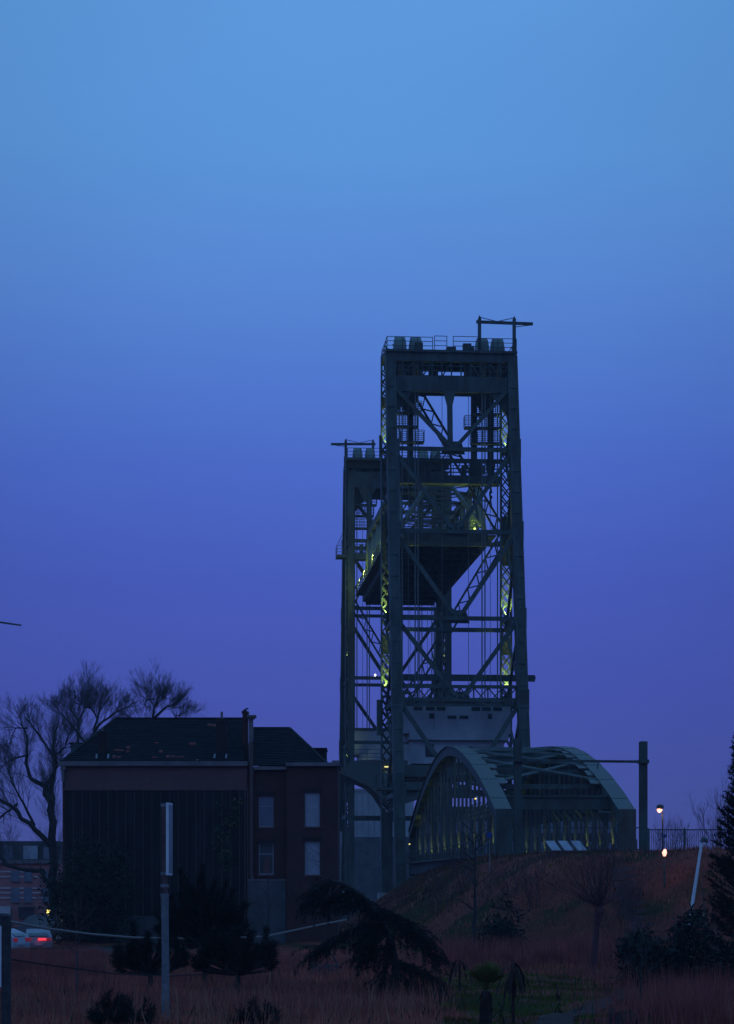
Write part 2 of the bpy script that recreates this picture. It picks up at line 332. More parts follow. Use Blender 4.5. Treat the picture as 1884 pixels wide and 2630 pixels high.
LEV = [57.0, 51.0, 41.8, 32.3, 23.5, 13.6]         # panel points of the towers
W2 = 6.65
def tower(name, label, s0, sg, flip, lamps):
    T = Sp(name, label, 'bridge tower', 0, s0, 0, 'lift towers of the bridge')
    def un(z): return 5.0 + .21*(57.6-z)            # inclined legs stand this far from the vertical ones
    def Sv(u): return s0 + sg*u
    f = -sg*0 + (1 if flip else -1)                 # side of the service gantry
    for k in (-1, 1):
        # inclined leg: plated box with side flanges and batten plates
        a, c = (k*W2, Sv(un(0)), 0), (k*W2, Sv(un(61.5)), 61.5)
        leg = T.part('leg', MB().bar(a, c, .72, 1.1, (0, 1, 0)), 'steel')
        for j in (-1, 1):
            T.part('flange', MB().bar((k*W2+j*.45, a[1], 0), (k*W2+j*.45, c[1], 61.5), .20, 1.35, (0, 1, 0)), 'steel', leg)
        z = 1.5
        while z < 60:
            T.part('batten_plate', MB().bar((k*W2, Sv(un(z)+.6), z), (k*W2, Sv(un(z+.55)+.6), z+.55), .70, .12, (0, 1, 0)), 'steel', leg); z += 2.35
        # vertical leg: four corner angles and lacing
        leg = T.part('leg', MB().box(k*W2-.62, k*W2-.50, s0-.55, s0+.55, 0, 62.5), 'steel')
        T.part('web', MB().box(k*W2+.50, k*W2+.62, s0-.55, s0+.55, 0, 62.5), 'steel', leg)
        mb = MB(); z = 12
        i = 0
        while z < 60.5:
            for q in (-1, 1):
                for e in (-1, 1): mb.bar((k*W2-.5*e, s0+q*.56, z), (k*W2+.5*e, s0+q*.56, z+1.25), .15, .05, (0, 1, 0))
            z += 1.25; i += 1
        stuff(T.part('lacing', mb, 'steel', leg))
        T.part('leg_plate', MB().box(k*W2-.497, k*W2+.497, s0-.50, s0+.50, 0, 12), 'steel', leg)
        for (z0, z1) in ((29.6, 31.6), (39.5, 45), (56.8, 58.0)):
            T.part('leg_plate', MB().box(k*W2-.497, k*W2+.497, s0+.42, s0+.50, z0, z1), 'steel_rust', leg)
        T.part('footing', MB().prism([(-1.6, 0), (1.6, 0), (1.1, 3.4), (-1.1, 3.4)], 'y', 0, 1) if False else MB().bar((k*W2, s0, -1), (k*W2, s0, 3.2), 2.6, 2.6, w1=1.8, h1=1.8), 'concrete')
        T.part('footing', MB().bar((k*W2, Sv(un(0)), -1), (k*W2, Sv(un(3)), 3.0), 2.8, 2.8, w1=1.9, h1=1.9), 'concrete')
        # side faces: struts and diagonals
        for i, z in enumerate(LEV[1:]):
            T.part('side_strut', MB().bar((k*W2, Sv(un(z)), z), (k*W2, s0, z), .35, .5), 'steel')
        for z0, z1 in zip(LEV[:-1], LEV[1:]):
            T.part('side_diagonal', MB().bar((k*W2, Sv(un(z0)), z0), (k*W2, s0, z1), .28, .35), 'steel')
            T.part('side_diagonal', MB().bar((k*W2, s0, z0), (k*W2, Sv(un(z1)), z1), .24, .30), 'steel')
    # inclined face: V bracing to the middle of each cross beam
    tops = [58.4]+LEV[1:]
    for z0, z1 in zip(tops[:-1], LEV[1:]):
        for k in (-1, 1):
            mb = MB()
            a, c = Vector((k*6.2, Sv(un(z0)), z0-.5)), Vector((k*.35, Sv(un(z1)), z1+.35))
            for q in (-1, 1): mb.bar(a+Vector((q*.16, 0, q*.12*k)), c+Vector((q*.16, 0, q*.12*k)), .34, .30, (0, 1, 0))
            T.part('diagonal', mb, 'steel')
    for i, z in enumerate(LEV[1:]):
        h = .42 if i < 4 else .7
        T.part('cross_beam', MB().bar((-W2, Sv(un(z)), z), (W2, Sv(un(z)), z), .4, h), 'steel')
        T.part('gusset', MB().prism([(-1.3, z-.5), (1.3, z-.5), (.9, z+.9), (-.9, z+.9)], 'y', Sv(un(z))-.24*sg-.05, Sv(un(z))-.24*sg+.05), 'steel')
        if i < 4: T.part('cross_beam', MB().bar((-W2, s0, z), (W2, s0, z), .4, .45), 'steel')
        for k in (-1, 1):
            T.part('gusset', MB().prism([(k*5.9, z-.9), (k*7.25, z-1.1), (k*7.25, z+1.1), (k*5.9, z+.9)], 'y', Sv(un(z)+.71), Sv(un(z)+.77)), 'steel')
    # vertical face: one long laced diagonal over two panels, zigzag
    zz = [(63.6, 43.0), (42.6, 21.5)]
    q = -1 if flip else 1
    for (za, zb) in zz:
        mb = MB(); laced(mb, (-q*6.3, s0+.2, za), (q*6.3, s0+.2, zb), (q*.85, 0, .53), .95, .3, .95, .12, .22)
        T.part('laced_diagonal', mb, 'steel'); q = -q
    # lattice girder above the counterweight level
    for u in (un(23.5), ):
        mb = MB()
        for za in (23.0, 24.9): mb.bar((-6.1, Sv(u)+.1, za), (6.1, Sv(u)+.1, za), .3, .35)
        T.part('lattice_chords', mb, 'steel')
        mb = MB(); n = 8
        for i in range(n):
            a, c = -6+12*i/n, -6+12*(i+1)/n
            mb.bar((a, Sv(u), 23.1), (c, Sv(u), 24.8), .12, .14, (0, 1, 0)); mb.bar((a, Sv(u)+.15, 24.8), (c, Sv(u)+.15, 23.1), .12, .14, (0, 1, 0)); mb.bar((c, Sv(u)+.3, 23.1), (c, Sv(u)+.3, 24.8), .14, .14)
        stuff(T.part('lattice_web', mb, 'steel'))
    # head of the tower
    u5 = un(59)
    T.part('head_girder', MB().box(-6.6, 6.6, Sv(u5)-.25, Sv(u5)+.25, 57.5, 59.2), 'steel')
    T.part('head_girder', MB().box(-6.6, 6.6, s0-.25, s0+.25, 58.2, 60.4), 'steel')
    for k in (-1, 1): T.part('knee_plate', MB().prism([(k*6.2, 57.5), (k*4.2, 57.5), (k*6.2, 54.9)], 'y', Sv(u5)-.06, Sv(u5)+.06), 'steel')
    T.part('hanger_post', MB().bar((-.25, Sv(un(54.5)), 51.2), (-.25, Sv(un(57)), 57.5), .55, .5, (0, 1, 0)).bar((-.25, Sv(un(56)), 55.9), (-.25, Sv(un(57.4)), 57.5), .55, .45, (0, 1, 0), w1=1.3), 'steel')
    mb = MB()
    for i in range(12):
        a = -6.3+12.6*i/12; c = a+1.05
        mb.bar((a, Sv(u5), 59.2), (a, Sv(u5), 60.8), .14, .16)
        if i not in (4, 6, 7): mb.bar((a, Sv(u5)+.1, 59.2 if i % 2 else 60.8), (c, Sv(u5)+.1, 60.8 if i % 2 else 59.2), .14, .14, (0, 1, 0))
    for z in (59.75, 60.3): mb.bar((-6.3, Sv(u5)-.3, z), (6.3, Sv(u5)-.3, z), .07, .07)
    T.part('head_lattice', mb, 'steel')
    for t0, t1 in ((-6.3, -3.1), (-2.2, -1.3), (1.7, 3.0), (3.5, 6.3)):
        T.part('machinery', MB().box(t0, t1, Sv(2.6)-.8, Sv(2.6)+.8, 59.25, 60.75), 'steel')
    T.part('top_girder', MB().box(-6.95, 6.95, Sv(u5)-.2, Sv(u5)+.3, 60.8, 61.75), 'steel')
    T.part('top_girder', MB().box(-6.95, 6.95, s0-.2, s0+.3, 60.9, 61.75), 'steel')
    s1, s2 = sorted((Sv(u5+.5), Sv(-1.6)))
    T.part('top_platform', MB().box(-7.15, 7.15, s1, s2, 61.75, 62.0), 'steel')
    for t0 in (-5.45, -3.72, 3.6, 5.3):                # sheave covers
        prof = []
        for i in range(13):
            a = math.pi*i/12; prof.append((math.cos(a)*2.15, math.sin(a)*2.05))
        mb = MB(); b = 0
        for kx in (-1, 1):
            for (yy, zz_) in prof: mb.v.append((t0+kx*(.62-.12*max(0, zz_)/2.05), Sv(2.2)+yy, 62.0+zz_))
        n = len(prof); mb.f += [tuple(range(n)), tuple(range(2*n-1, n-1, -1))]+[(i, n+i, n+i+1, i+1) for i in range(n-1)]+[(n-1, 2*n-1, n, 0)]
        T.part('sheave_cover', mb, 'steel_light')
        T.part('sheave', MB().prism([(Sv(2.2)+1.9*math.cos(i*.3927), 60.9+1.9*math.sin(i*.3927)) for i in range(16)], 'x', t0-.3, t0+.3), 'steel')
    mb = MB(); sN, sF = Sv(u5+.4), Sv(-1.5)
    for a, c in ((-7.05, -2.1), (-1.9, -.55), (-.1+.25, 3.0), (3.0, 7.05)): railing(mb, (a, sN, 62.0), (c, sN, 62.0), 1.35 if abs(a) > 2.5 else 1.5)
    for t in (-7.05, 7.05): railing(mb, (t, sN, 62), (t, sF, 62), 1.35)
    railing(mb, (-7.05, sF, 62), (7.05, sF, 62), 1.35)
    T.part('railing', mb, 'steel')
    T.part('motor', MB().box(-.5, .5, sN+.4*sg*-1, sN-sg*1.4, 62, 62.5).tube([(1.5, sN-sg*.8, 62.35), (2.5, sN-sg*.8, 62.35)], .35, 8), 'steel')
    for g in (-4.0, 1.3): T.part('cabinet', MB().box(g, g+.9, sN-sg*1.2, sN-sg*.5, 62, 62.9), 'steel')
    # service gantry on the platform
    for t in (3.05, 6.85): T.part('gantry_post', MB().bar((f*-1*t, Sv(u5+.1), 58.5 if t > 6 else 62), (f*-1*t, Sv(u5+.1), 65.55), .34, .4).bar((f*-1*t, Sv(u5+.1), 65.55), (f*-1*t, Sv(u5+.1), 65.9), .34, .4, w1=.05, h1=.05), 'steel')
    T.part('gantry_beam', MB().bar((f*-1*2.7, Sv(u5+.1), 65.2), (f*-1*8.9, Sv(u5+.1), 65.1), .25, .30).bar((f*-1*3.05, Sv(u5), 65.75), (f*-1*5.0, Sv(u5), 65.3), .07, .07).bar((f*-1*6.85, Sv(u5), 65.75), (f*-1*5.0, Sv(u5), 65.3), .07, .07).bar((f*-1*6.85, Sv(u5), 64.75), (f*-1*8.8, Sv(u5), 65.0), .07, .07), 'steel')
    # hanging gear below the head: galleries and hanger tubes
    for k in (-1, 1):
        for (z, t0, t1) in ((56.1, 2.9, 5.9), (54.6, 1.9 if k > 0 else 3.3, 5.9), (52.9, 2.6, 5.9)):
            T.part('gallery', MB().box(min(k*t0, k*t1), max(k*t0, k*t1), Sv(.8)-.5, Sv(.8)+.5, z-.22, z), 'steel')
            mb = MB(); railing(mb, (k*t0, Sv(.8)+.45*sg, z), (k*t1, Sv(.8)+.45*sg, z), 1.2, 5); railing(mb, (k*t0, Sv(.8)-.45*sg, z), (k*t1, Sv(.8)-.45*sg, z), 1.2, 4)
            T.part('gallery_railing', mb, 'steel')
        for t in ((3.1, 4.95) if k > 0 else (4.0, )):
            T.part('hanger_tube', MB().tube([(k*t, s0-.2*sg, 58.5), (k*t, s0-.2*sg, 50.6)], .36, 10).tube([(k*t, s0-.2*sg, 50.9), (k*t, s0-.2*sg, 50.2), (k*t, s0-.2*sg, 49.4)], [.55, .5, .15], 8), 'steel', smooth=False)
            T.part('hanger_chain', MB().tube([(k*t+.08*math.sin(i*2.2), s0-.2*sg, 49.6-i*.28) for i in range(14)], [.10+.09*(i % 2) for i in range(14)], 6), 'steel')
        T.part('funnel', MB().bar((k*4.3, s0, 58.3), (k*4.3, s0, 56.4), 2.6, 1.2, w1=.8, h1=.8), 'steel')
    # railed machinery deck a third of the way down
    T.part('machinery_deck', MB().box(-5.95, 5.95, s0-.9, s0+.9, 48.35, 49.2), 'steel')
    mb = MB(); railing(mb, (-5.9, s0-.85, 49.2), (5.9, s0-.85, 49.2), 1.15, 9); railing(mb, (-5.9, s0+.85, 49.2), (5.9, s0+.85, 49.2), 1.15, 9); T.part('deck_railing', mb, 'steel')
    for t0 in (-3.6, 3.4):
        T.part('sheave', MB().prism([(t0+.95*math.cos(i*.5236), 50.0+.8*math.sin(i*.5236)) for i in range(12)], 'y', s0-.35, s0+.35), 'steel'); T.part('bearing_block', MB().box(t0+1.2, t0+1.9, s0-.4, s0+.4, 49.2, 50.3).box(t0-1.7, t0-1.2, s0-.4, s0+.4, 49.2, 50.5), 'steel')
    # lamps inside the vertical legs
    for k in (-1, 1):
        for z, pw in lamps:
            T.part('lamp_floor', MB().box(k*W2-.497, k*W2+.497, s0-.5, s0+.5, z-.45, z-.25), 'steel')
            if not flip:
                T.part('lamp', MB().tube([(k*W2, s0-.85, z+.02), (k*W2, s0-.85, z+.10)], .11, 8), 'lamp_green'); T.part('lamp_shield', MB().box(k*W2-.25, k*W2+.25, s0-1.02, s0-.98, z-.15, z+.16).box(k*W2-.25, k*W2+.25, s0-.98, s0-.57, z-.15, z-.1), 'steel')
                point(T.root, T.loc(k*W2, s0-.85, z+.2), GREEN, pw, .08, 62, (0, .20, 1)); point(T.root, T.loc(k*W2, s0+.1, z+.1), GREEN, pw*.6, .08, 55, (0, -.10, 1))
            else: point(T.root, T.loc(k*W2, s0+.1, z+.1), GREEN, pw, .08)
    if flip:
        for k in (-1, 1): T.part('leg_plate', MB().box(k*W2-.30, k*W2+.499, s0-.66, s0-.60, 12, 60), 'steel')
    return T, un, Sv

TN, un, Sv = tower('lift_tower', 'near tall green steel bridge tower with bracing and sheave covers on top', 0, -1, False, ((25.2, 2600), (33.5, 2600), (52.2, 1100)))
TF, un2, Sv2 = tower('lift_tower', 'far green steel bridge tower half hidden behind the nearer one', 56.3, 1, True, ((35.5, 60), (21.5, 60)))
# extras on the near tower
TN.part('cantilever_beam', MB().box(-6.4, 9.4, -3.2, -2.8, 26.35, 27.05), 'steel')
TN.part('cantilever_beam', MB().box(9.4, 9.46, -3.22, -2.78, 26.6, 26.9), 'steel')
TN.part('leg_gallery', MB().box(-9.0, -4.6, -14.9, -11.8, 13.9, 14.15), 'steel')
mb = MB(); railing(mb, (-9, -14.8, 14.15), (-4.6, -14.8, 14.15), 1.3); railing(mb, (-9, -14.8, 14.15), (-9, -11.9, 14.15), 1.3)
TN.part('gallery_railing', mb, 'steel')
TN.part('lower_platform', MB().box(-6.1, 6.1, -12.6, -.8, 15.4, 16.6), 'steel_rust')
TN.part('ladder_cage', MB().tube([(-7.5, -1, 20.5), (-7.5, -1, 24.4)], .35, 8), 'steel')
TN.part('ladder_cage', MB().tube([(-7.45, -1, 51), (-7.45, -1, 53.5)], .12, 6), 'steel')
TN.part('side_cage', MB().box(6.9, 7.35, -3.5, -2.2, 46.5, 48.0), 'steel')
mb = MB(); railing(mb, (7.4, -3.5, 48), (7.4, -2.2, 48), 1.2); railing(mb, (6.9, -3.5, 48), (7.4, -3.5, 48), 1.2); TN.part('gallery_railing', mb, 'steel')
# lamp low in the left leg, under a hood
TN.part('lamp', MB().box(-6.95, -6.25, -.9, -.62, 17.0, 17.12), 'lamp_yellow')
point(TN.root, TN.loc(-6.6, -1.15, 16.7), (1, .95, .3), 260, .1, 90, (0, .25, -1))
TN.part('cable_drum', MB().tube([(-6.6, -.95, 16.4), (-6.6, -.95, 15.6), (-6.5, -.95, 14.4)], [.45, .42, .3], 10), 'steel_light')
# far tower extras: balcony on the outer side and its platform with bracket
TF.part('side_balcony', MB().box(-8.5, -7.0, 55.2, 57.6, 48.6, 48.95), 'steel')
mb = MB(); railing(mb, (-8.45, 55.3, 48.95), (-7.2, 55.3, 48.95), 1.2); railing(mb, (-8.45, 55.3, 48.95), (-8.45, 57.5, 48.95), 1.2)
mb.bar((-8.45, 55.3, 50.1), (-7.4, 55.3, 52.4), .08, .08).bar((-8.1, 55.3, 50.1), (-7.4, 55.3, 51.8), .06, .06).bar((-7.4, 55.3, 49), (-7.4, 55.3, 52.4), .08, .08); TF.part('gallery_railing', mb, 'steel')
TF.part('platform', MB().prism([(-8.6, 19.4), (-6.4, 20.9), (6.4, 20.9), (6.4, 17.0), (-1.0, 14.5), (-4.2, 17.4)], 'y', 54.0, 62.0), 'steel_rust')
mb = MB(); railing(mb, (-6.3, 54.1, 20.9), (-2.6, 54.1, 20.9), 1.5); TF.part('gallery_railing', mb, 'steel')
TF.part('pier', MB().bar((-8.3, 67, 0), (-7.6, 66.5, 11.6), 2.0, 2.0, w1=1.2, h1=1.2), 'concrete')
TF.part('warning_lamp', MB().tube([(-3.35, 54.2, 32.4), (-3.35, 54.2, 32.6)], .09, 8), 'lamp_white')
# ------------------------------------------------------------------ counterweights with their cables
def counterweight(s0, sg, z0, label, win):
    Cw = Sp('counterweight', label, 'counterweight', 0, s0+sg*6.2, z0, 'counterweights in the towers')
    c = s0+sg*6.2; e = c-2.6 if True else c
    body = Cw.part('block', MB().box(-5.9, 5.9, c-2.4, c+2.4, z0+2.6, z0+6.0), 'concrete_white')
    Cw.part('cap', MB().box(-6.05, 6.05, c-2.55, c+2.55, z0+6.0, z0+6.35), 'steel')
    Cw.part('ledge', MB().box(-5.0, 5.6, c-2.9, c+2.9, z0+1.9, z0+2.9), 'concrete_white')
    Cw.part('lower_block', MB().box(-4.7, 5.2, c-2.2, c+2.2, z0-.6, z0+1.9), 'concrete_white')
    Cw.part('projection', MB().box(-2.3, 3.4, c-2.62, c+2.62, z0+2.9, z0+4.7), 'concrete_white')
    if win:
        for t in (-4.05, -2.75, -1.6, 2.15, 3.3, 4.5):
            Cw.part('opening', MB().box(t-.48, t+.48, c-2.43, c-2.3, z0+5.05, z0+5.45), 'opening')
        for t in (-.45, .85):
            Cw.part('opening', MB().box(t-.48, t+.48, c-2.65, c-2.5, z0+4.15, z0+4.5), 'opening')
        Cw.part('opening', MB().box(-3.25, -2.35, c-2.23, c-2.1, z0+.1, z0+1.5), 'opening')
        for t in (-2.6, 3.65): Cw.part('opening', MB().box(t-.25, t+.25, c-2.43, c-2.3, z0+4.2, z0+4.75), 'opening')
    else:
        Cw.part('opening', MB().box(-3.3, -2.5, c-2.23, c-2.1, z0+.1, z0+1.3), 'opening')
        Cw.part('door', MB().box(-1.3, -.4, c-2.25, c-2.1, z0-.6, z0+1.4), 'opening')
    for t in (-5.45, -3.72, 3.6, 5.3):
        for d in (-.20, .12):
            Cw.part('cable', MB().tube([(t+d, s0+sg*4.3, z0+6.2), (t+d, s0+sg*4.3, 62)], .075, 5), 'cable')
    for t in (-4.6, -.9, 2.0, 4.4):
        Cw.part('cable', MB().tube([(t, s0+sg*3.6, z0+6.2), (t, s0+sg*3.6, 62)], .03, 4), 'cable')
    return Cw
counterweight(0, -1, 17.6, 'pale concrete counterweight with small dark openings low in the near tower', True)
counterweight(56.3, 1, 19.4, 'stepped pale counterweight on the platform of the far tower', False)

# ------------------------------------------------------------------ raised lift span
LS = Sp('lift_span', 'raised bridge span hanging high between the two towers', 'bridge span', 0, 28.4, 42)
s_a, s_b, zb, zt, hw = 3.0, 54.0, 42.0, 50.2, 4.65
for i in range(12):
    s = s_a+(s_b-s_a)*i/11
    LS.part('floor_beam', MB().box(-hw, hw, s-.25, s+.25, zb, zb+1.5), 'steel')
for t in (-3.2, -1.9, -.6, .6, 1.9, 3.2): LS.part('stringer', MB().box(t-.18, t+.18, s_a+.26, s_b-.26, zb+.55, zb+1.35), 'steel')
LS.part('deck', MB().box(-4.3, 4.3, s_a, s_b, zb+1.5, zb+1.7), 'steel_rust')
np_ = 8
for k in (-1, 1):
    LS.part('bottom_chord', MB().box(k*hw-.35, k*hw+.35, s_a-.3, s_b+.3, zb+.4, zb+1.75), 'steel')
    LS.part('top_chord', MB().box(k*hw-.35, k*hw+.35, s_a+5.5, s_b-5.5, zt-.4, zt+.4), 'steel')
    LS.part('walkway', MB().box(min(k*5.05, k*6.0), max(k*5.05, k*6.0), s_a, s_b, zb+1.2, zb+1.35), 'steel')
    mb = MB(); railing(mb, (k*5.95, s_a, zb+1.35), (k*5.95, s_b, zb+1.35), 1.2, 20); LS.part('railing', mb, 'steel')
    for i in range(np_+1):
        s = s_a+(s_b-s_a)*i/np_
        if 0 < i < np_:
            LS.part('post', MB().box(k*hw-.22, k*hw+.22, s-.3, s+.3, zb+1.75, zt-.4), 'steel_light')
        if i < np_:
            s2 = s_a+(s_b-s_a)*(i+1)/np_
            z0, z1 = (zb+1.5, zt) if i < np_/2 and i == 0 else ((zt, zb+1.5) if i < np_/2 else (zb+1.5, zt))
            if i == np_-1: z0, z1 = zt, zb+1.5
            LS.part('end_post' if i in (0, np_-1) else 'diagonal', MB().bar((k*hw, s, z0), (k*hw, s2, z1), .5 if i in (0, np_-1) else .3, .55, (1, 0, 0)), 'steel_light')
for i in range(1, np_):
    s = s_a+(s_b-s_a)*i/np_
    LS.part('top_strut', MB().bar((-hw, s, zt), (hw, s, zt), .3, .28), 'steel')
    if i < np_-1:
        s2 = s_a+(s_b-s_a)*(i+1)/np_
        LS.part('wind_brace', MB().bar((-hw, s, zt+.1), (hw, s2, zt+.1), .14, .12), 'steel'); LS.part('wind_brace', MB().bar((hw, s, zt-.15), (-hw, s2, zt-.15), .14, .12), 'steel')
for k in (-1, 1): LS.part('portal_brace', MB().bar((k*4.5, s_a+1.5, zb+2.5), (k*1.4, s_a+4.2, zt-.6), .5, .35), 'steel_light')
mb = MB(); railing(mb, (-4.5, s_a-.3, zb+1.75), (4.5, s_a-.3, zb+1.75), 1.2); LS.part('railing', mb, 'steel')
LS.part('winch', MB().box(-2.6, -.6, 14, 16, zb+1.7, zb+3.4).tube([(-2.8, 15, zb+3.0), (-.4, 15, zb+3.0)], .6, 10), 'steel')
for (t, s, z, pw) in ((3.6, 3.3, zb+2.0, 110), (-5.4, 15, zb+1.6, 300), (-5.4, 28, zb+1.6, 420), (-5.4, 41, zb+1.6, 420), (-5.4, 50, zb+1.6, 360), (4.0, 12, zb+2.0, 110)):
    LS.part('lamp', MB().tube([(t, s, z), (t, s, z+.22)], [.12, .12], 8), 'lamp_green')
    point(LS.root, LS.loc(t-.55 if t < 0 else t-.25, s-.6, z+.6), GREEN, pw, .1)

# ------------------------------------------------------------------ arched approach span
AS = Sp('arch_bridge', 'green steel arch bridge span with riveted chords on the embankment', 'bridge', 0, -43.8, 5.2)
a0, a1, zd = -76.6, -11.0, 6.2; NA = 24
def az(s): u = abs((s-(a0+a1)/2)/((a1-a0)/2)); return 9.75+6.75*(1-u**1.75)
ss = [a0+(a1-a0)*i/NA for i in range(NA+1)]
for k in (-1, 1):
    t = k*4.71
    for i in range(NA):                      # plated chord segments, each with its cover plate
        p0, p1 = Vector((t, ss[i], az(ss[i])-.45)), Vector((t, ss[i+1], az(ss[i+1])-.45))
        seg = AS.part('arch_chord', MB().bar(p0, p1, 1.02, .80), 'steel')
        d = (p1-p0).normalized(); nrm = Vector((1, 0, 0)).cross(d); nrm = nrm if nrm.z > 0 else -nrm
        AS.part('cover_plate', MB().bar(p0+nrm*(.42+.025*(i % 2))+d*.02, p1+nrm*(.42+.025*(i % 2))-d*.02, 1.30, .06), 'steel_mid', seg)  # the chord's own paint with sky light put into the colour
    for i in range(NA):                      # closed upper web on the far side, open lattice on the near one
        zl = zd+3.6; za_, zb_ = az(ss[i])-.8, az(ss[i+1])-.8
        if min(za_, zb_) < zl+.2: continue
        if k > 0: AS.part('web_panel', MB().prism([(ss[i]+.03, zl), (ss[i+1]-.03, zl), (ss[i+1]-.03, zb_), (ss[i]+.03, za_)], 'x', t+.15, t+.2), 'opening')  # steel panels in near-black, shade behind the hangers put into the colour
    AS.part('end_post', MB().box(t-.62, t+.62, a0-.55, a0+.55, 5.0, az(a0)), 'steel')
    AS.part('end_post', MB().box(t-.55, t+.55, a1-.4, a1+.4, 5.0, az(a1)), 'steel')
    AS.part('bottom_chord', MB().box(t-.45, t+.45, a0+.56, a1-.42, zd-1.0, zd+.15), 'steel')
    for i in range(1, NA):                   # laced hangers
        mb = MB(); laced(mb, (t, ss[i], zd+.15), (t, ss[i], az(ss[i])-.8), (0, 1, 0), .45, .15, .8, .05, .07)
        AS.part('hanger', mb, 'steel_mid')
        mb = MB()
        laced(mb, (t+.02, ss[i], zd+.2), (t+.02, ss[i+1] if i < NA-1 else a1, min(az(ss[i+1] if i < NA-1 else a1)-.8, zd+4.2)), (1, 0, 0), .5, .08, .6, .05, .06)
        if i % 2 and k > 0: AS.part('diagonal', mb, 'steel')
    mb = MB(); railing(mb, (k*5.7, a0+1, zd+.2), (k*5.7, a1, zd+.2), 1.1, 34, (.55, 1.1)); AS.part('railing', mb, 'steel')
    AS.part('walkway', MB().box(min(k*5.17, k*5.8), max(k*5.17, k*5.8), a0+1, a1, zd+.05, zd+.2), 'steel')
AS.part('deck', MB().box(-4.2, 4.2, a0+.5, a1, zd-.5, zd-.2), 'steel_rust')
for i in range(0, NA+1, 1):
    AS.part('floor_beam', MB().box(-4.24, 4.24, ss[i]-.15, ss[i]+.15, zd-1.3, zd-.52), 'steel')
for i in range(3, NA-2):                     # wind bracing between the arches, with gusset plates on the chords
    z = az(ss[i])-.5
    if i % 2: AS.part('top_strut', MB().bar((-4.2, ss[i], z-.1), (4.2, ss[i], z-.1), .3, .4), 'steel')
    for k in (-1, 1): AS.part('gusset', MB().bar((k*4.15, ss[i]-.9, az(ss[i]-.9)-.12), (k*4.15, ss[i]+.9, az(ss[i]+.9)-.12), 1.1+.5*(i % 2), .05), 'steel_mid')
for i in range(3, NA-5, 2):
    j = min(i+3, NA-3); z, z2 = az(ss[i])-.2, az(ss[j])-.2
    AS.part('wind_brace', MB().bar((-4.1, ss[i]+.2, z), (4.1, ss[j]-.2, z2), .30, .14), 'steel_light')  # sky-lit look put into the paler colour
    AS.part('wind_brace', MB().bar((4.1, ss[i]+.2, z+.18), (-4.1, ss[j]-.2, z2+.18), .30, .14), 'steel_light')
sp_ = a0+4.6; zp = az(sp_)-.55
AS.part('portal_strut', MB().box(-4.25, 4.25, sp_-.2, sp_+.2, zp-.75, zp+.05).box(-4.6, 4.6, sp_-.35, sp_+.35, zp+.05, zp+.22).box(-4.25, 4.25, sp_-.3, sp_+.3, zp-.9, zp-.75), 'steel')
for k in (-1, 1): AS.part('portal_knee', MB().prism([(k*4.2, zp-.9), (k*2.9, zp-.9), (k*4.2, zp-2.4)], 'y', sp_-.08, sp_+.08), 'steel')
for i in range(1, 12):
    s = ss[i]
    for k in (-1, 1): AS.part('knee_brace', MB().bar((k*4.25, s, zd+3.4), (k*3.1, s, zd+5.0 if az(s) > 12 else az(s)-1), .12, .14), 'steel_light')
for i in range(13, NA+1, 1):                 # trestle under the far end
    AS.part('trestle_post', MB().box(-4.95, -4.6, ss[i]-.2, ss[i]+.2, 0, zd-1.0), 'steel_light')
LT = [(k, i) for k in (-1, 1) for i in range(2, NA-1, 2)]
for k, i in LT:                              # small uplights at the foot of the hangers
    s = ss[i]-.55
    AS.part('lamp', MB().box(k*4.4-.05, k*4.4+.05, s-.1, s+.1, zd+.16, zd+.24), 'lamp_green')
    point(AS.root, AS.loc(k*4.3, s, zd+.35), GREEN, 160 if i % 4 else 80, .06, 50, (k*.16, .16, 1))
for i in (15, 18, 21):
    AS.part('lamp', MB().box(-4.1, -3.9, ss[i]-.1, ss[i]+.1, zd-2.0, zd-1.8), 'lamp_green')
    point(AS.root, AS.loc(-4.1, ss[i]-1.5, zd-2.2), GREEN, 40, .1)
for t, s in ((-4.71, -66), (-4.71, -13.0)):
    AS.part('lamp', MB().tube([(t-.7, s, az(s)-2.2), (t-.7, s, az(s)-2.08)], .07, 8), 'lamp_yellow')

# ------------------------------------------------------------------ catenary gantry in front of the portal
CG = Sp('catenary_gantry', 'railway gantry of two tall steel masts joined by a thin beam', 'gantry', 0, -83.2, 6.1)
for k, zt_ in ((-1, 14.6), (1, 14.45)):
    CG.part('mast', MB().box(k*4.6-.20, k*4.6+.20, -83.45, -82.95, 5.5, zt_).box(k*4.6-.26, k*4.6+.26, -83.5, -83.46, 5.5, zt_).box(k*4.6-.26, k*4.6+.26, -82.94, -82.9, 5.5, zt_), 'steel')
    CG.part('clamp', MB().box(k*4.6-.36, k*4.6+.36, -83.6, -82.8, 12.85, 13.12), 'steel')
CG.part('beam', MB().bar((-4.9, -83.7, 13.0), (4.9, -83.7, 12.95), .16, .18), 'steel')
CG.part('bracket', MB().bar((1.2, -83.75, 12.9), (1.1, -83.75, 12.4), .06, .06), 'steel')

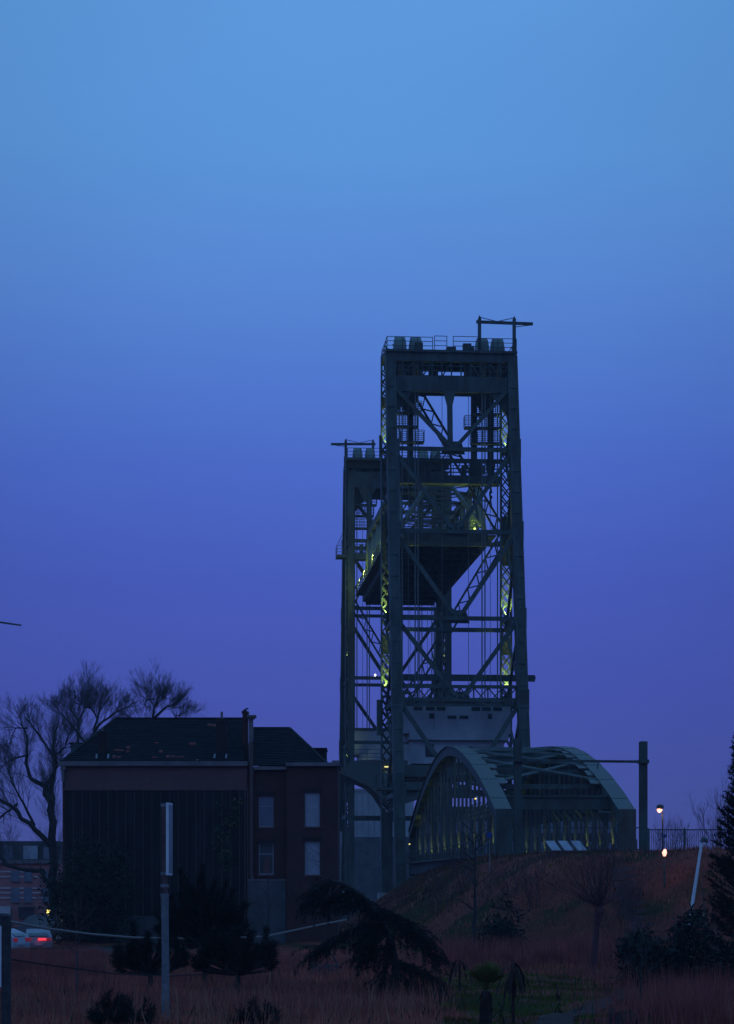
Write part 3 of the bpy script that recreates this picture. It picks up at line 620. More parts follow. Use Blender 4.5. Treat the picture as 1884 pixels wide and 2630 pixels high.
# ------------------------------------------------------------------ the dark house on the left
HYF = 150.0                                     # depth of its front wall
def hx(px, Y=HYF): return (px-CX)/F*Y
def hz(py, Y=HYF): return CAMZ+(HY-py)/F*Y
H = thing('brick_house', 'dark old brick house with black boarded front and hipped slate roof', 'house', (hx(500), HYF, 0))
def hpart(name, mb, m, parent=None):
    o0 = Vector((hx(500), HYF, 0)); mb.v = [tuple(Vector(v)-o0) for v in mb.v]; return mb.build(name, m, parent or H)
xl, xm, xb, xr = hx(160), hx(640), hx(735, 149.4), hx(867, 149.4)
ze, zr = 12.45, 15.95
hpart('wall', MB().box(xl, xm, HYF, HYF+10, 0, ze), 'brick')
def pierced(x0, x1, yf, yb, z0, z1, holes):        # a wall whose window openings go .3 m deep
    mb = MB().box(x0, x1, yf+.3, yb, z0, z1); X = sorted({x0, x1, *[h[0] for h in holes], *[h[1] for h in holes]}); Z = sorted({z0, z1, *[h[2] for h in holes], *[h[3] for h in holes]})
    for xa, xc in zip(X[:-1], X[1:]):
        for za, zc2 in zip(Z[:-1], Z[1:]):
            if not any(h[0] <= xa and xc <= h[1] and h[2] <= za and zc2 <= h[3] for h in holes): mb.box(xa, xc, yf, yf+.29, za, zc2)
    return mb
WIN = [(664, 702, 2044, 2124, HYF+.1, 'pane_grey'), (782, 821, 2035, 2123, HYF-.6, 'blind'), (664, 702, 2166, 2246, HYF+.1, 'render_grey'), (782, 821, 2160, 2247, HYF-.6, 'blind')]
def hole(w_): return (hx(w_[0], w_[4]), hx(w_[1], w_[4]), hz(w_[3], w_[4]), hz(w_[2], w_[4]))
hpart('wall', pierced(xm+.01, xb, HYF+.1, HYF+10, 0, 12.2, [hole(WIN[0]), hole(WIN[2])]), 'brick')
hpart('bay_wall', pierced(xb+.005, xr, HYF-.6, HYF+10.3, 0, 12.3, [hole(WIN[1]), hole(WIN[3])]), 'brick')
# boarded front: separate upright panels with open joints
zc = hz(2030); n_p = 21; pw = (hx(637)-hx(166))/n_p
for i in range(n_p):
    x0 = hx(166)+i*pw; d = random.uniform(.10, .14)
    hpart('cladding_panel', MB().box(x0+.02, x0+pw-.02, HYF-d, HYF-.02, .2, zc+random.uniform(-.03, .03)), 'cladding')
    if i: hpart('cladding_batten', MB().box(x0-.02, x0+.02, HYF-.19, HYF-.145, .2, zc), 'post_brown')
hpart('band', MB().box(hx(160), hx(637), HYF-.2, HYF-.003, zc, zc+.12), 'brick_pale')
hpart('brick_band', MB().box(hx(166), hx(634), HYF-.10, HYF-.003, zc+.12, ze-.2), 'brick_pale')
hpart('cornice', MB().box(hx(150), hx(636), HYF-.45, HYF+.2, ze-.2, ze+.12), 'cornice')
hpart('cornice_bracket', MB().box(hx(159), hx(166), HYF-.35, HYF-.1, ze-1.3, ze-.2).box(hx(157), hx(170), HYF-.4, HYF-.1, ze-.5, ze-.2), 'cornice')
# roofs: sheets with a course of separate tiles on the slopes seen
def roof(corners, name):
    mb = MB()
    for q in corners: mb.quad(*q) if len(q) == 4 else (mb.v.extend([tuple(v) for v in q]), mb.f.append((len(mb.v)-3, len(mb.v)-2, len(mb.v)-1)))
    return hpart(name, mb, 'roof_tile')
def tiles(e0, e1, r0, r1, m='roof_tile', tw=.24, th=.33, parent=None):   # tiles on the slope e0-e1 (eave) to r0-r1 (ridge)
    e0, e1, r0, r1 = map(Vector, (e0, e1, r0, r1)); Ls = ((r0+r1)/2-(e0+e1)/2).length; nr = int(Ls/(th*.8)); V = []; Fq = []
    red = []
    nrm = (e1-e0).cross(r0-e0).normalized()
    if nrm.z < 0: nrm = -nrm
    for j in range(nr):
        a = e0.lerp(r0, j/nr); c = e1.lerp(r1, j/nr); a2 = e0.lerp(r0, (j+1.15)/nr); c2 = e1.lerp(r1, (j+1.15)/nr)
        L = (c-a).length; n = max(1, int(L/tw)); off = .5 if j % 2 else 0
        for i in range(n):
            u0, u1 = (i+.03+off*.3)/n, min(1, (i+.97+off*.3)/n)
            lift = .055+random.uniform(0, .025); b = len(V)
            p = [a.lerp(c, u0)+nrm*lift, a.lerp(c, u1)+nrm*lift, a2.lerp(c2, u1)+nrm*.012, a2.lerp(c2, u0)+nrm*.012]
            V += [tuple(q) for q in p]+[tuple(q-nrm*.05) for q in p[:2]]
            Fq += [(b, b+1, b+2, b+3), (b, b+4, b+5, b+1)]
    mb = MB(); mb.v = V; mb.f = Fq
    o0 = Vector((hx(500), HYF, 0)); mb.v = [tuple(Vector(v)-o0) for v in mb.v]
    return stuff(mb.build('roof_tiles', m, parent or H, fix=False))
yr = HYF+5.2
rl = (hx(297, yr), yr, zr); rr = (hx(628, yr), yr, zr); el_, er_ = (hx(160), HYF-.3, ze+.12), (hx(628), HYF-.3, ze+.12)
bl = (hx(160), HYF+10.3, ze+.12); br = (hx(628), HYF+10.3, ze+.12)
rf = roof([[el_, er_, rr, rl], [bl, el_, rl], [br, bl, rl, rr], [er_, br, rr]], 'roof')
tiles(el_, er_, rl, rr, parent=rf)
hpart('ridge_cap', MB().bar(rl, rr, .22, .14), 'roof_tile', rf); hpart('ridge_cap', MB().bar(el_, rl, .22, .14), 'roof_tile', rf)
for px, py in ((305, 1935), (330, 1937), (408, 1915), (408, 1938), (495, 1918), (437, 1952), (462, 1952), (300, 1952), (395, 1953), (545, 1868), (560, 1870), (320, 1928)):
    t = (1958-py)/113; Y = HYF-.3+5.5*t
    for _ in range(random.randint(1, 3)):
        c = P(px+random.uniform(-9, 9), py+random.uniform(-3, 3), Y); z = ze+.12+(zr-ze-.12)*((Y-HYF+.3)/5.5)
        dy = random.uniform(.15, .3)
        mb = MB(); mb.v = [(c.x-.13, Y, z+.10), (c.x+.13, Y, z+.10), (c.x+.13, Y+dy, z+.10+dy*.61), (c.x-.13, Y+dy, z+.10+dy*.61), (c.x-.13, Y, z+.02), (c.x+.13, Y, z+.02)]; mb.f = [(0, 1, 2, 3), (4, 5, 1, 0)]
        hpart('red_tile', mb, 'roof_tile_red', rf)
yr2 = HYF+5
r2l = (hx(640, yr2), yr2, 15.25); r2r = (hx(742, yr2), yr2, 15.25); e2l = (hx(648), HYF-.1, 12.25); e2r = (hx(842, 149.3), HYF-.1, 12.35); b2r = (hx(842, 149.3), HYF+10.2, 12.35); b2l = (hx(648), HYF+10.2, 12.25)
rf2 = roof([[e2l, e2r, r2r, r2l], [e2r, b2r, r2r], [b2r, b2l, r2l, r2r]], 'roof'); tiles(e2l, e2r, r2l, r2r, parent=rf2)
hpart('ridge_cap', MB().bar(r2l, r2r, .22, .14), 'roof_tile', rf2); hpart('ridge_cap', MB().bar(e2r, r2r, .22, .14), 'roof_tile', rf2)
hpart('dormer', MB().box(hx(800, 156), hx(838, 156), 154.5, 158, 12.3, hz(1927, 156)).box(hx(796, 156), hx(840, 156), 154.4, 158.1, hz(1927, 156), hz(1924, 156)), 'roof_tile', rf2)
hpart('gutter', MB().box(hx(652), xb-.02, HYF-.25, HYF+.09, 12.0, 12.22), 'cornice')
hpart('gutter', MB().box(xb-.05, xr+.12, HYF-.95, HYF-.3, 12.22, 12.46), 'cornice')
hpart('parapet', MB().box(hx(852, 149.4), xr+.1, HYF-.5, HYF+10.3, 12.47, 12.62), 'cornice')
# chimneys and pipes
def chimney(px0, px1, py0, py1, Y, m='brick', d=.7, cap=True):
    c = hpart('chimney', MB().box(hx(px0, Y), hx(px1, Y), Y, Y+d, hz(py1, Y)-1.5, hz(py0, Y)), m)
    if cap: hpart('chimney_cap', MB().box(hx(px0, Y)-.06, hx(px1, Y)+.06, Y-.06, Y+d+.06, hz(py0, Y), hz(py0, Y)+.12), m, c)
    return c
chimney(251, 274, 1882, 1958, 150.6, 'brick_dark'); chimney(554, 581, 1856, 1958, 150.6, 'brick_dark')
chimney(622, 635, 1831, 1960, 151.5, 'brick', 1.2)
c = chimney(638, 649, 1846, 1960, 151.2, 'cornice', .5, False)
hpart('chimney_cap', MB().box(hx(636, 151.2), hx(653, 151.2), 151.0, 151.9, hz(1846, 151.2), hz(1842, 151.2)).box(hx(634, 151.2), hx(657, 151.2), 150.9, 152, hz(1842, 151.2), hz(1837, 151.2)), 'cornice', c)
hpart('chimney_pot', MB().tube([P(569, 1847, 151), P(569, 1828, 151)], .09, 8), 'cornice'); hpart('chimney_pot', MB().tube([P(560, 1848, 151), P(560, 1843, 151)], .14, 8), 'brick')
hpart('chimney_pot', MB().tube([P(262, 1884, 151), P(262, 1868, 151)], .08, 8), 'cornice')
for px in (247, 277, 550, 580): hpart('roof_bracket', MB().bar(P(px-1, 1957, 149.9), P(px+1, 1937, 150.2), .12, .08), 'grey_paint')
hpart('roof_bolt', MB().tube([P(506, 1954, 149.8), P(506, 1951, 149.8)], .06, 6), 'white_paint')
hpart('downpipe', MB().tube([P(645, 1905, 149.7), P(645, 2250, 149.7), P(648, 2262, 149.7)], .13, 8), 'post_brown')
hpart('downpipe', MB().tube([P(636, 2030, 149.8), P(636, 2400, 149.8)], .06, 6), 'post_brown')
hpart('downpipe', MB().tube([P(629, 2030, 149.85), P(629, 2400, 149.85)], .05, 6), 'post_brown')
# windows
for wi, w_ in enumerate(WIN):
    x0, x1, z0, z1 = hole(w_); Yw_ = w_[4]; pane = hpart('window', MB().box(x0+.02, x1-.02, Yw_+.19, Yw_+.24, z0+.02, z1-.02), w_[5])
    fr = MB().box(x0+.005, x0+.07, Yw_+.12, Yw_+.185, z0+.005, z1-.005).box(x1-.07, x1-.005, Yw_+.12, Yw_+.185, z0+.005, z1-.005).box(x0+.071, x1-.071, Yw_+.12, Yw_+.185, z1-.075, z1-.005).box(x0+.071, x1-.071, Yw_+.12, Yw_+.185, z0+.005, z0+.075)
    if wi in (0, 2): fr.box(x0+.071, x1-.071, Yw_+.12, Yw_+.185, z1-.78, z1-.71)
    hpart('frame', fr, 'grey_paint', pane); hpart('sill', MB().box(x0-.1, x1+.1, Yw_-.10, Yw_+.10, z0-.10, z0+.003), 'brick_pale', pane)
    hpart('lintel', MB().box(x0-.15, x1+.15, Yw_-.03, Yw_-.002, z1+.01, z1+.28), 'brick_dark', pane)
    if wi == 2: hpart('curtain', MB().prism([(x0+.3, z0+.1), (x0+.75, z0+.1), (x0+.8, z0+.9), (x0+.6, z0+1.3), (x0+.35, z0+1.0)], 'y', Yw_+.17, Yw_+.186), 'brick_pale', pane)
hpart('lean_to_wall', MB().box(hx(637), hx(734), HYF-.5, HYF+.05, 0, hz(2262)), 'render_grey')
hpart('lean_to_coping', MB().box(hx(635), hx(735)-.02, HYF-.55, HYF+.06, hz(2262), hz(2258)), 'cornice')
hpart('base_wall', MB().box(hx(300), hx(440), HYF-1.4, HYF-.25, 0, hz(2352)), 'render_grey')
# creeper on the boards
base = []
for _ in range(260):
    u = random.random(); px = 566+(40*random.random()-14)+(10*math.sin(u*9)); py = 2060+u*180
    if random.random() < .55: px, py = random.choice(((600, 2120), (572, 2140), (588, 2155), (595, 2200), (578, 2215), (580, 2110), (620, 2060), (612, 2095))); px += random.gauss(0, 9); py += random.gauss(0, 8)
    base.append(P(px, py, HYF-.28-random.random()*.15))
base = np.array([tuple(p) for p in base]); tip = base+RNG.normal(size=base.shape)*np.array([.13, .06, .13])
tag(put('creeper', blades('creeper', base, tip, .13, 'ivy')), 'sparse yellowish creeper climbing the black boarded house front', 'creeper')
# roof cabin behind, bird
rc = thing('roof_cabin', 'small blue grey cabin behind the hipped end of the slate roof', 'cabin', (hx(202, 168), 168, 0))
o0 = Vector((hx(202, 168), 168, 0))
mb = MB().box(hx(181, 168), hx(232, 168), 168, 171, 0, hz(1912, 168)); mb.v = [tuple(Vector(v)-o0) for v in mb.v]; mb.build('wall', 'teal_panel', rc)
mb = MB().box(hx(178, 168), hx(235, 168), 167.8, 171.2, hz(1912, 168), hz(1907, 168)); mb.v = [tuple(Vector(v)-o0) for v in mb.v]; mb.build('roof', 'roof_tile', rc)
mb = MB(); c = P(628, 1828, 151.8)+Vector((0, 0, .06))
mb.tube([c+Vector((-.22, 0, -.08)), c+Vector((-.08, 0, 0)), c+Vector((.05, 0, .05)), c+Vector((.13, 0, .14)), c+Vector((.19, 0, .16)), c+Vector((.27, 0, .15))], [.015, .07, .09, .06, .055, .008], 8)
mb.bar(c+Vector((0, 0, -.03)), c+Vector((0, 0, -.10)), .02, .02)
mb.v = [tuple(Vector(v)) for v in mb.v]
tag(mb.build('bird', 'bird'), 'small dark bird perched on the tall brick chimney', 'bird')

# ------------------------------------------------------------------ buildings in the distance
FB = thing('banded_building', 'red brick building with white stone bands beyond the parked cars', 'building', (hx(60, 205), 205, 0))
o0 = Vector((hx(60, 205), 205, 0))
def fp(parent, o0, name, mb, m, up=None): mb.v = [tuple(Vector(v)-o0) for v in mb.v]; return mb.build(name, m, up or parent)
Yb = 205.0
fp(FB, o0, 'wall', MB().box(hx(-160, Yb), hx(150, Yb), Yb, Yb+12, 0, hz(2218, Yb)), 'brick_red')
fp(FB, o0, 'upper_wall', MB().box(hx(-160, Yb), hx(150, Yb), Yb+.4, Yb+12, hz(2218, Yb), hz(2160, Yb)), 'render_grey')
fp(FB, o0, 'cornice', MB().box(hx(-160, Yb), hx(152, Yb), Yb-.3, Yb+.39, hz(2218, Yb), hz(2208, Yb)), 'cornice')
for py in (2239, 2252, 2281, 2293, 2306): 
    for a, b2 in ((-160, 28), (50, 61), (82, 108), (130, 149)):
        fp(FB, o0, 'stone_band', MB().box(hx(a, Yb), hx(b2, Yb), Yb-.08, Yb-.003, hz(py+1.6, Yb), hz(py-1.6, Yb)), 'band_stone')
for a, b2 in ((28, 50), (61, 82), (108, 130)):
    for p0, p1 in ((2236, 2262), (2280, 2316)):
        w_ = fp(FB, o0, 'window', MB().box(hx(a, Yb), hx(b2, Yb), Yb-.05, Yb-.002, hz(p1, Yb), hz(p0, Yb)), 'pane_grey')
        fp(FB, o0, 'sill', MB().box(hx(a-1, Yb), hx(b2+1, Yb), Yb-.2, Yb-.06, hz(p1+3, Yb), hz(p1, Yb)), 'cornice', w_)
for a, b2, p0, p1 in ((58, 95, 2172, 2206), (5, 30, 2172, 2206), (110, 140, 2176, 2206)):
    fp(FB, o0, 'window', MB().box(hx(a, Yb), hx(b2, Yb), Yb+.3, Yb+.39, hz(p1, Yb), hz(p0, Yb)), 'blind' if a == 58 else 'pane_grey')
fp(FB, o0, 'entrance_surround', MB().box(hx(-60, Yb), hx(28, Yb), Yb-.5, Yb-.1, 0, hz(2328, Yb)), 'band_stone')
fp(FB, o0, 'entrance', MB().box(hx(-50, Yb), hx(22, Yb), Yb-.55, Yb-.51, 0, hz(2346, Yb)), 'opening')
fp(FB, o0, 'shop_window', MB().box(hx(48, Yb), hx(88, Yb), Yb-.3, Yb-.1, hz(2358, Yb), hz(2330, Yb)), 'glass_dark')
fp(FB, o0, 'shop_canopy', MB().box(hx(46, Yb), hx(90, Yb), Yb-.9, Yb-.31, hz(2330, Yb), hz(2326, Yb)), 'cornice')
def block(px0, px1, py0, Y, name, label, cat, m, depth=20, rows=0, cols=0, top=None, wm='pane_grey'):
    r = thing(name, label, cat, (hx((px0+px1)/2, Y), Y, 0)); o0 = Vector((hx((px0+px1)/2, Y), Y, 0)); x0, x1, z1 = hx(px0, Y), hx(px1, Y), hz(py0, Y)
    fp(r, o0, 'wall', MB().box(x0, x1, Y, Y+depth, 0, z1), m)
    fp(r, o0, 'roof', MB().box(x0-.3, x1+.3, Y-.3, Y+depth+.3, z1, z1+.5), top or m)
    for j in range(rows):
        for i in range(cols):
            cx = x0+(x1-x0)*(i+.5)/cols; cz = z1-(j+.7)*(z1/(rows+.5)); ww = (x1-x0)/cols*.3; hh = z1/(rows+.5)*.28
            fp(r, o0, 'window', MB().box(cx-ww, cx+ww, Y-.08, Y-.003, cz-hh, cz+hh), wm)
    return r, o0
r, o0 = block(900, 1062, 2032, 430, 'pale_warehouse', 'pale concrete warehouse seen between the tower legs', 'building', 'concrete_white', 30, rows=0, cols=0, top='concrete')
for px0, px1, py0, py1 in ((950, 966, 2225, 2268),): fp(r, o0, 'panel', MB().box(hx(px0, 430), hx(px1, 430), 429.7, 429.95, hz(py1, 430), hz(py0, 430)), 'white_paint')
fp(r, o0, 'lower_annex', MB().box(hx(905, 425), hx(1060, 425), 424, 429.6, 0, hz(2150, 425)), 'render_grey')
fp(r, o0, 'railing', MB().box(hx(912, 430), hx(960, 430), 430, 430.2, hz(2016, 430), hz(2013, 430)).box(hx(938, 430), hx(940, 430), 430, 430.2, hz(2030, 430), hz(2016, 430)), 'grey_paint')
for i in range(9):
    px = 914+i*15; fp(r, o0, 'pilaster', MB().box(hx(px, 430), hx(px+3, 430), 429.6, 429.95, hz(2150, 430), hz(2034, 430)), 'concrete')
block(1066, 1600, 2088, 430, 'dark_backdrop', 'added dark warehouse block closing off the sky behind the arch bridge hangers', 'building', 'brick_dark', 30, rows=4, cols=22, top='roof_tile', wm='pane_grey')  # added only to keep the gaps between the hangers dark
block(980, 1000, 2205, 330, 'harbour_shed', 'small blue grey harbour shed under the far tower', 'shed', 'teal_panel', 8, rows=2, cols=2)
QW = thing('quay_wall', 'low quay wall with a pale coping beyond the weeping cedar', 'wall', (hx(940, 236), 236, 0)); o0 = Vector((hx(940, 236), 236, 0))
fp(QW, o0, 'wall', MB().box(hx(860, 222), hx(1026, 222), 222, 223, -.5, hz(2316, 222)), 'render_grey'); fp(QW, o0, 'coping', MB().box(hx(860, 222), hx(1026, 222), 221.9, 223.1, hz(2316, 222), hz(2312, 222)), 'cornice')
# crane whose jib tip shows at the left
CR = thing('crane', 'thin crane jib reaching in above the trees', 'crane', (-68, 320, 0)); o0 = Vector((-68, 320, 0))
mb = MB(); laced(mb, (-68, 320, 0), (-68, 320, 46), (1, 0, 0), 1.4, .3, 1.4, .12, .2); fp(CR, o0, 'mast', mb, 'steel')
tipp = P(54, 1606, 320); a = P(-160, 1583, 320)
fp(CR, o0, 'jib', MB().bar((-68, 320, 44.8), tipp, .35, .45, w1=.2, h1=.22), 'steel'); fp(CR, o0, 'counter_jib', MB().bar((-68, 320, 44.8), (-80, 320, 45.8), .4, .5), 'steel'); fp(CR, o0, 'stay', MB().bar((-68, 320, 50), (-80, 320, 46), .12, .12).bar((-68, 320, 46), (-68, 320, 50), .4, .4), 'steel')

# ------------------------------------------------------------------ bare trees
def grow(segs, p, d, L, r, depth, rng, spread=.6, up=.12, taper=.62, kids=(3, 5), minr=.006, droop=0):
    n = 4; pts = [p]; rad = [r]; q = p.copy(); dd = d.normalized()
    for i in range(n):
        dd = (dd+Vector((rng.gauss(0, .13), rng.gauss(0, .13), rng.gauss(0, .10)+up*.5-droop))).normalized(); q = q+dd*(L/n); pts.append(q.copy()); rad.append(max(minr, r*(1-(1-taper)*(i+1)/n)))
    segs.append((pts, rad))
    if depth <= 0: return
    for k in range(rng.randint(*kids)):
        i = rng.randint(1, n) if k else n; a = rng.uniform(0, 6.283); base_d = (pts[i]-pts[i-1]).normalized()
        s = base_d.orthogonal().normalized(); s = (Matrix.Rotation(a, 3, base_d) @ s)
        nd = (base_d+s*rng.uniform(spread*.6, spread*1.25)+Vector((0, 0, up))).normalized()
        grow(segs, pts[i], nd, L*rng.uniform(.55, .82), max(minr, rad[i]*rng.uniform(.45, .65)), depth-1, rng, spread, up, taper, kids, minr, droop)
def segs_mesh(name, segs, m, o0, parent, thin=3):
    mb = MB()
    for pts, rad in segs: mb.tube([p-o0 for p in pts], rad, 6 if rad[0] > .06 else thin, cap=False)
    return mb.build(name, m, parent, fix=False)
def bare_tree(name, label, limbs, Y, seed, m='bark', group=None, twig=(4, .95), per=5, depth=3, minr=.012, jit=1.2, mtw=None, spread=.65, up=.12, low=40):
    """limbs: list of ([(px,py)...], r0, r1) laid out at depth Y with a depth wander of their own"""
    rng = random.Random(seed); base = None; trunk = []; tw = []
    for li, (pp, r0, r1) in enumerate(limbs):
        dy0 = 0 if li == 0 else rng.uniform(-jit, jit); n = len(pp); pts = []
        for i, (a, b2) in enumerate(pp):
            dy = dy0*(i/max(1, n-1)) if li else 0
            pts.append(P(a+rng.uniform(-1, 1), b2+(low*(i/max(1, n-1)) if li else 0), Y+dy))
        if base is None: pts[0].z = G(pts[0].x, Y)-.1; base = Vector((pts[0].x, Y, pts[0].z))
        fine = []; fr = []
        for i in range(n-1):
            for k in range(3):
                u = k/3; q = pts[i].lerp(pts[i+1], u)
                fine.append(q+Vector((rng.gauss(0, r0*.25), 0, rng.gauss(0, r0*.15)))*(1 if k else 0)); fr.append(r0+(r1-r0)*((i+u)/(n-1)))
        fine.append(pts[-1]); fr.append(r1); trunk.append((fine, fr))
        for k in range(per):
            lo = .35 if li == 0 else .18; u = lo+(1-lo)*(k+rng.random())/per if k < per-1 else .999
            i = min(len(fine)-2, int(u*(len(fine)-1))); p = fine[i+1]; d = (fine[i+1]-fine[i]).normalized(); a = rng.uniform(0, 6.283)
            s = Matrix.Rotation(a, 3, d) @ d.orthogonal().normalized(); nd = d*(1.0 if u > .99 else .8)+s*rng.uniform(.35, .8)+Vector((0, 0, up*1.5))
            grow(tw, p, nd, twig[0]*rng.uniform(.6, 1.0)*.45*(1.2-.85*u), max(minr, min(.03, fr[i]*.4)), depth, rng, spread, up, .6, (3, 5), minr)
    root = thing(name, label, 'tree', base, 0, group)
    segs_mesh('trunk', trunk, m, base, root); stuff(segs_mesh('crown', tw, mtw or m, base, root))
    return root
bare_tree('bare_tree', 'large bare tree with forked limbs left of the dark house', [
    ([(140, 2400), (138, 2300), (135, 2180), (128, 2080), (118, 2020)], .42, .26),
    ([(118, 2020), (78, 1990), (66, 1940), (70, 1870), (55, 1815)], .20, .05),
    ([(128, 2080), (131, 2010), (142, 1940), (136, 1880), (150, 1815)], .24, .05),
    ([(135, 2180), (88, 2120), (45, 2065), (0, 2025), (-40, 1990)], .26, .08),
    ([(138, 2300), (105, 2228), (50, 2216), (12, 2196), (-5, 2160), (-30, 2120)], .22, .07),
    ([(118, 2020), (150, 1950), (100, 1860), (62, 1800)], .14, .04),
    ([(88, 2120), (60, 2050), (30, 1985), (10, 1900)], .13, .03), ([(45, 2065), (10, 2070), (-30, 2090)], .1, .03),
    ([(70, 1870), (40, 1850), (20, 1880)], .07, .02), ([(135, 2120), (140, 2040), (128, 1980), (160, 1900)], .12, .03),
    ([(66, 1940), (30, 1930), (0, 1935)], .08, .02), ([(142, 1940), (165, 1900), (170, 1860)], .08, .02)], 165, 3, per=16, twig=(5.0, 1), depth=3, spread=.42, minr=.005, jit=2.4, mtw='bark_pale')
bare_tree('bare_tree', 'bare spreading tree rising behind the hipped end of the slate roof', [
    ([(215, 2380), (214, 2150), (212, 1990), (222, 1912)], .36, .24),
    ([(212, 1990), (199, 1900), (200, 1825), (178, 1775)], .16, .04), ([(222, 1912), (176, 1835), (150, 1785)], .13, .03),
    ([(222, 1912), (252, 1850), (292, 1806), (318, 1778)], .15, .03), ([(240, 1878), (252, 1815), (256, 1760)], .13, .03),
    ([(199, 1860), (215, 1800), (235, 1772)], .09, .03), ([(200, 1825), (204, 1790), (190, 1762)], .08, .02), ([(252, 1850), (235, 1800), (225, 1775)], .08, .02)], 176, 11, per=18, twig=(4.0, 1), depth=3, spread=.42, minr=.005, jit=2.2, mtw='bark_pale')
bare_tree('bare_tree', 'bare tree whose fan of twigs shows over the roof ridge', [
    ([(398, 2380), (395, 2100), (392, 1920), (392, 1850)], .34, .2),
    ([(392, 1850), (396, 1795), (404, 1758)], .12, .03), ([(392, 1850), (428, 1795), (446, 1772)], .13, .03), ([(392, 1860), (352, 1828), (338, 1815)], .10, .03),
    ([(392, 1870), (448, 1850), (453, 1812), (472, 1790)], .12, .03), ([(396, 1795), (378, 1778), (370, 1770)], .07, .02), ([(428, 1795), (420, 1770), (415, 1762)], .06, .02)], 178, 23, per=18, twig=(3.7, 1), depth=3, spread=.42, minr=.005, jit=2.0, mtw='bark_pale')
# pollard and saplings in the park
rng = random.Random(5)
def pollard():
    Y = 98.5; b = ground_pt(1522, Y); head = P(1539, 2330, Y); root = thing('pollard_tree', 'pollarded tree with a thick trunk and a spray of upright shoots', 'tree', b)
    mb = MB().tube([b-b, (P(1527, 2440, Y)-b), (P(1532, 2380, Y)-b), head-b+Vector((0, 0, -.2)), head-b+Vector((0, 0, .1))], [.19, .15, .13, .24, .16], 9); mb.build('trunk', 'bark_red', root)
    segs = []
    for _ in range(75):
        a = rng.uniform(0, 6.283); el_ = rng.uniform(.15, 1.5); d = Vector((math.cos(a)*math.cos(el_), math.sin(a)*math.cos(el_), math.sin(el_)*1.1+.15))
        grow(segs, head+d*.12, d, rng.uniform(1.3, 2.7), rng.uniform(.014, .03), 1, rng, .3, .1, .4, (2, 4), .006)
    stuff(segs_mesh('crown', segs, 'bark_red', b, root))
pollard()
def sapling(px, py0, py1, Y, label, seed, m='bark', dens=14, L=1.1, spread=.8, thick=.05):
    b = ground_pt(px, Y); rng = random.Random(seed); top = P(px+rng.uniform(-4, 4), py1, Y); root = thing('young_tree', label, 'tree', b); segs = []; n = 8
    pts = [b.lerp(top, i/n)+Vector((rng.gauss(0, .03), rng.gauss(0, .03), 0))*(i > 0) for i in range(n+1)]
    MB().tube([p-b for p in pts], [thick*(1-.8*i/n) for i in range(n+1)], 6, cap=False).build('trunk', m, root, fix=False)
    for k in range(dens):
        u = .25+.75*k/dens; p = b.lerp(top, u); a = rng.uniform(0, 6.283); grow(segs, p, Vector((math.cos(a), math.sin(a), .6)), L*(1.15-u*.7), thick*.35, 2, rng, spread, .1, .5, (2, 4), .005)
    stuff(segs_mesh('crown', segs, m, b, root))
sapling(1220, 2440, 2125, 112, 'slim young bare tree in front of the arch bridge', 4, 'bark', 18, 2.2, .7, .12)
sapling(1645, 2620, 2365, 67, 'thin leafless sapling with level twigs by the dark shrub', 6, 'bark', 16, .9, .8, .035)
sapling(690, 2420, 2275, 120, 'slim bare sapling in front of the right bay of the house', 8, 'bark', 12, 1.5, .8, .05)
sapling(830, 2420, 2165, 128, 'bare shrub reaching up in front of the curtained windows', 9, 'bark', 12, 1.7, .7, .05)
sapling(197, 2480, 2330, 100, 'small leafless tree beside the rope fence', 12, 'bark_red', 12, 1.2, .8, .05)
def scrub(px0, px1, py, Y, n, seed, label, L=2.4):
    rng = random.Random(seed); c = ground_pt((px0+px1)/2, Y); root = thing('bare_shrub', label, 'shrub', c); segs = []
    for _ in range(n):
        b = ground_pt(rng.uniform(px0, px1), Y+rng.uniform(-1.5, 1.5)); grow(segs, b, Vector((rng.gauss(0, .3), rng.gauss(0, .3), 1)), L*rng.uniform(.5, 1), .04, 3, rng, .5, .15, .55, (2, 4), .007)
    stuff(segs_mesh('twigs', segs, 'bark_red', c, root))
scrub(1690, 1770, 2120, 200, 18, 2, 'distant bare bushes behind the railing fence', 2.0)
scrub(1820, 1900, 2090, 150, 14, 3, 'bare thorny bush beside the dark conifer', 2.6)
scrub(1110, 1200, 2200, 138, 16, 21, 'tangle of bare scrub on the left shoulder of the embankment', 1.3)
scrub(1290, 1400, 2200, 126, 14, 22, 'low bare scrub below the tilted panels', 1.1)
scrub(1555, 1650, 2200, 119, 16, 23, 'bare bramble patch beside the steps', 1.2)
scrub(20, 130, 2130, 215, 1, 9, 'thin bare shrub by the banded building', 2.0)

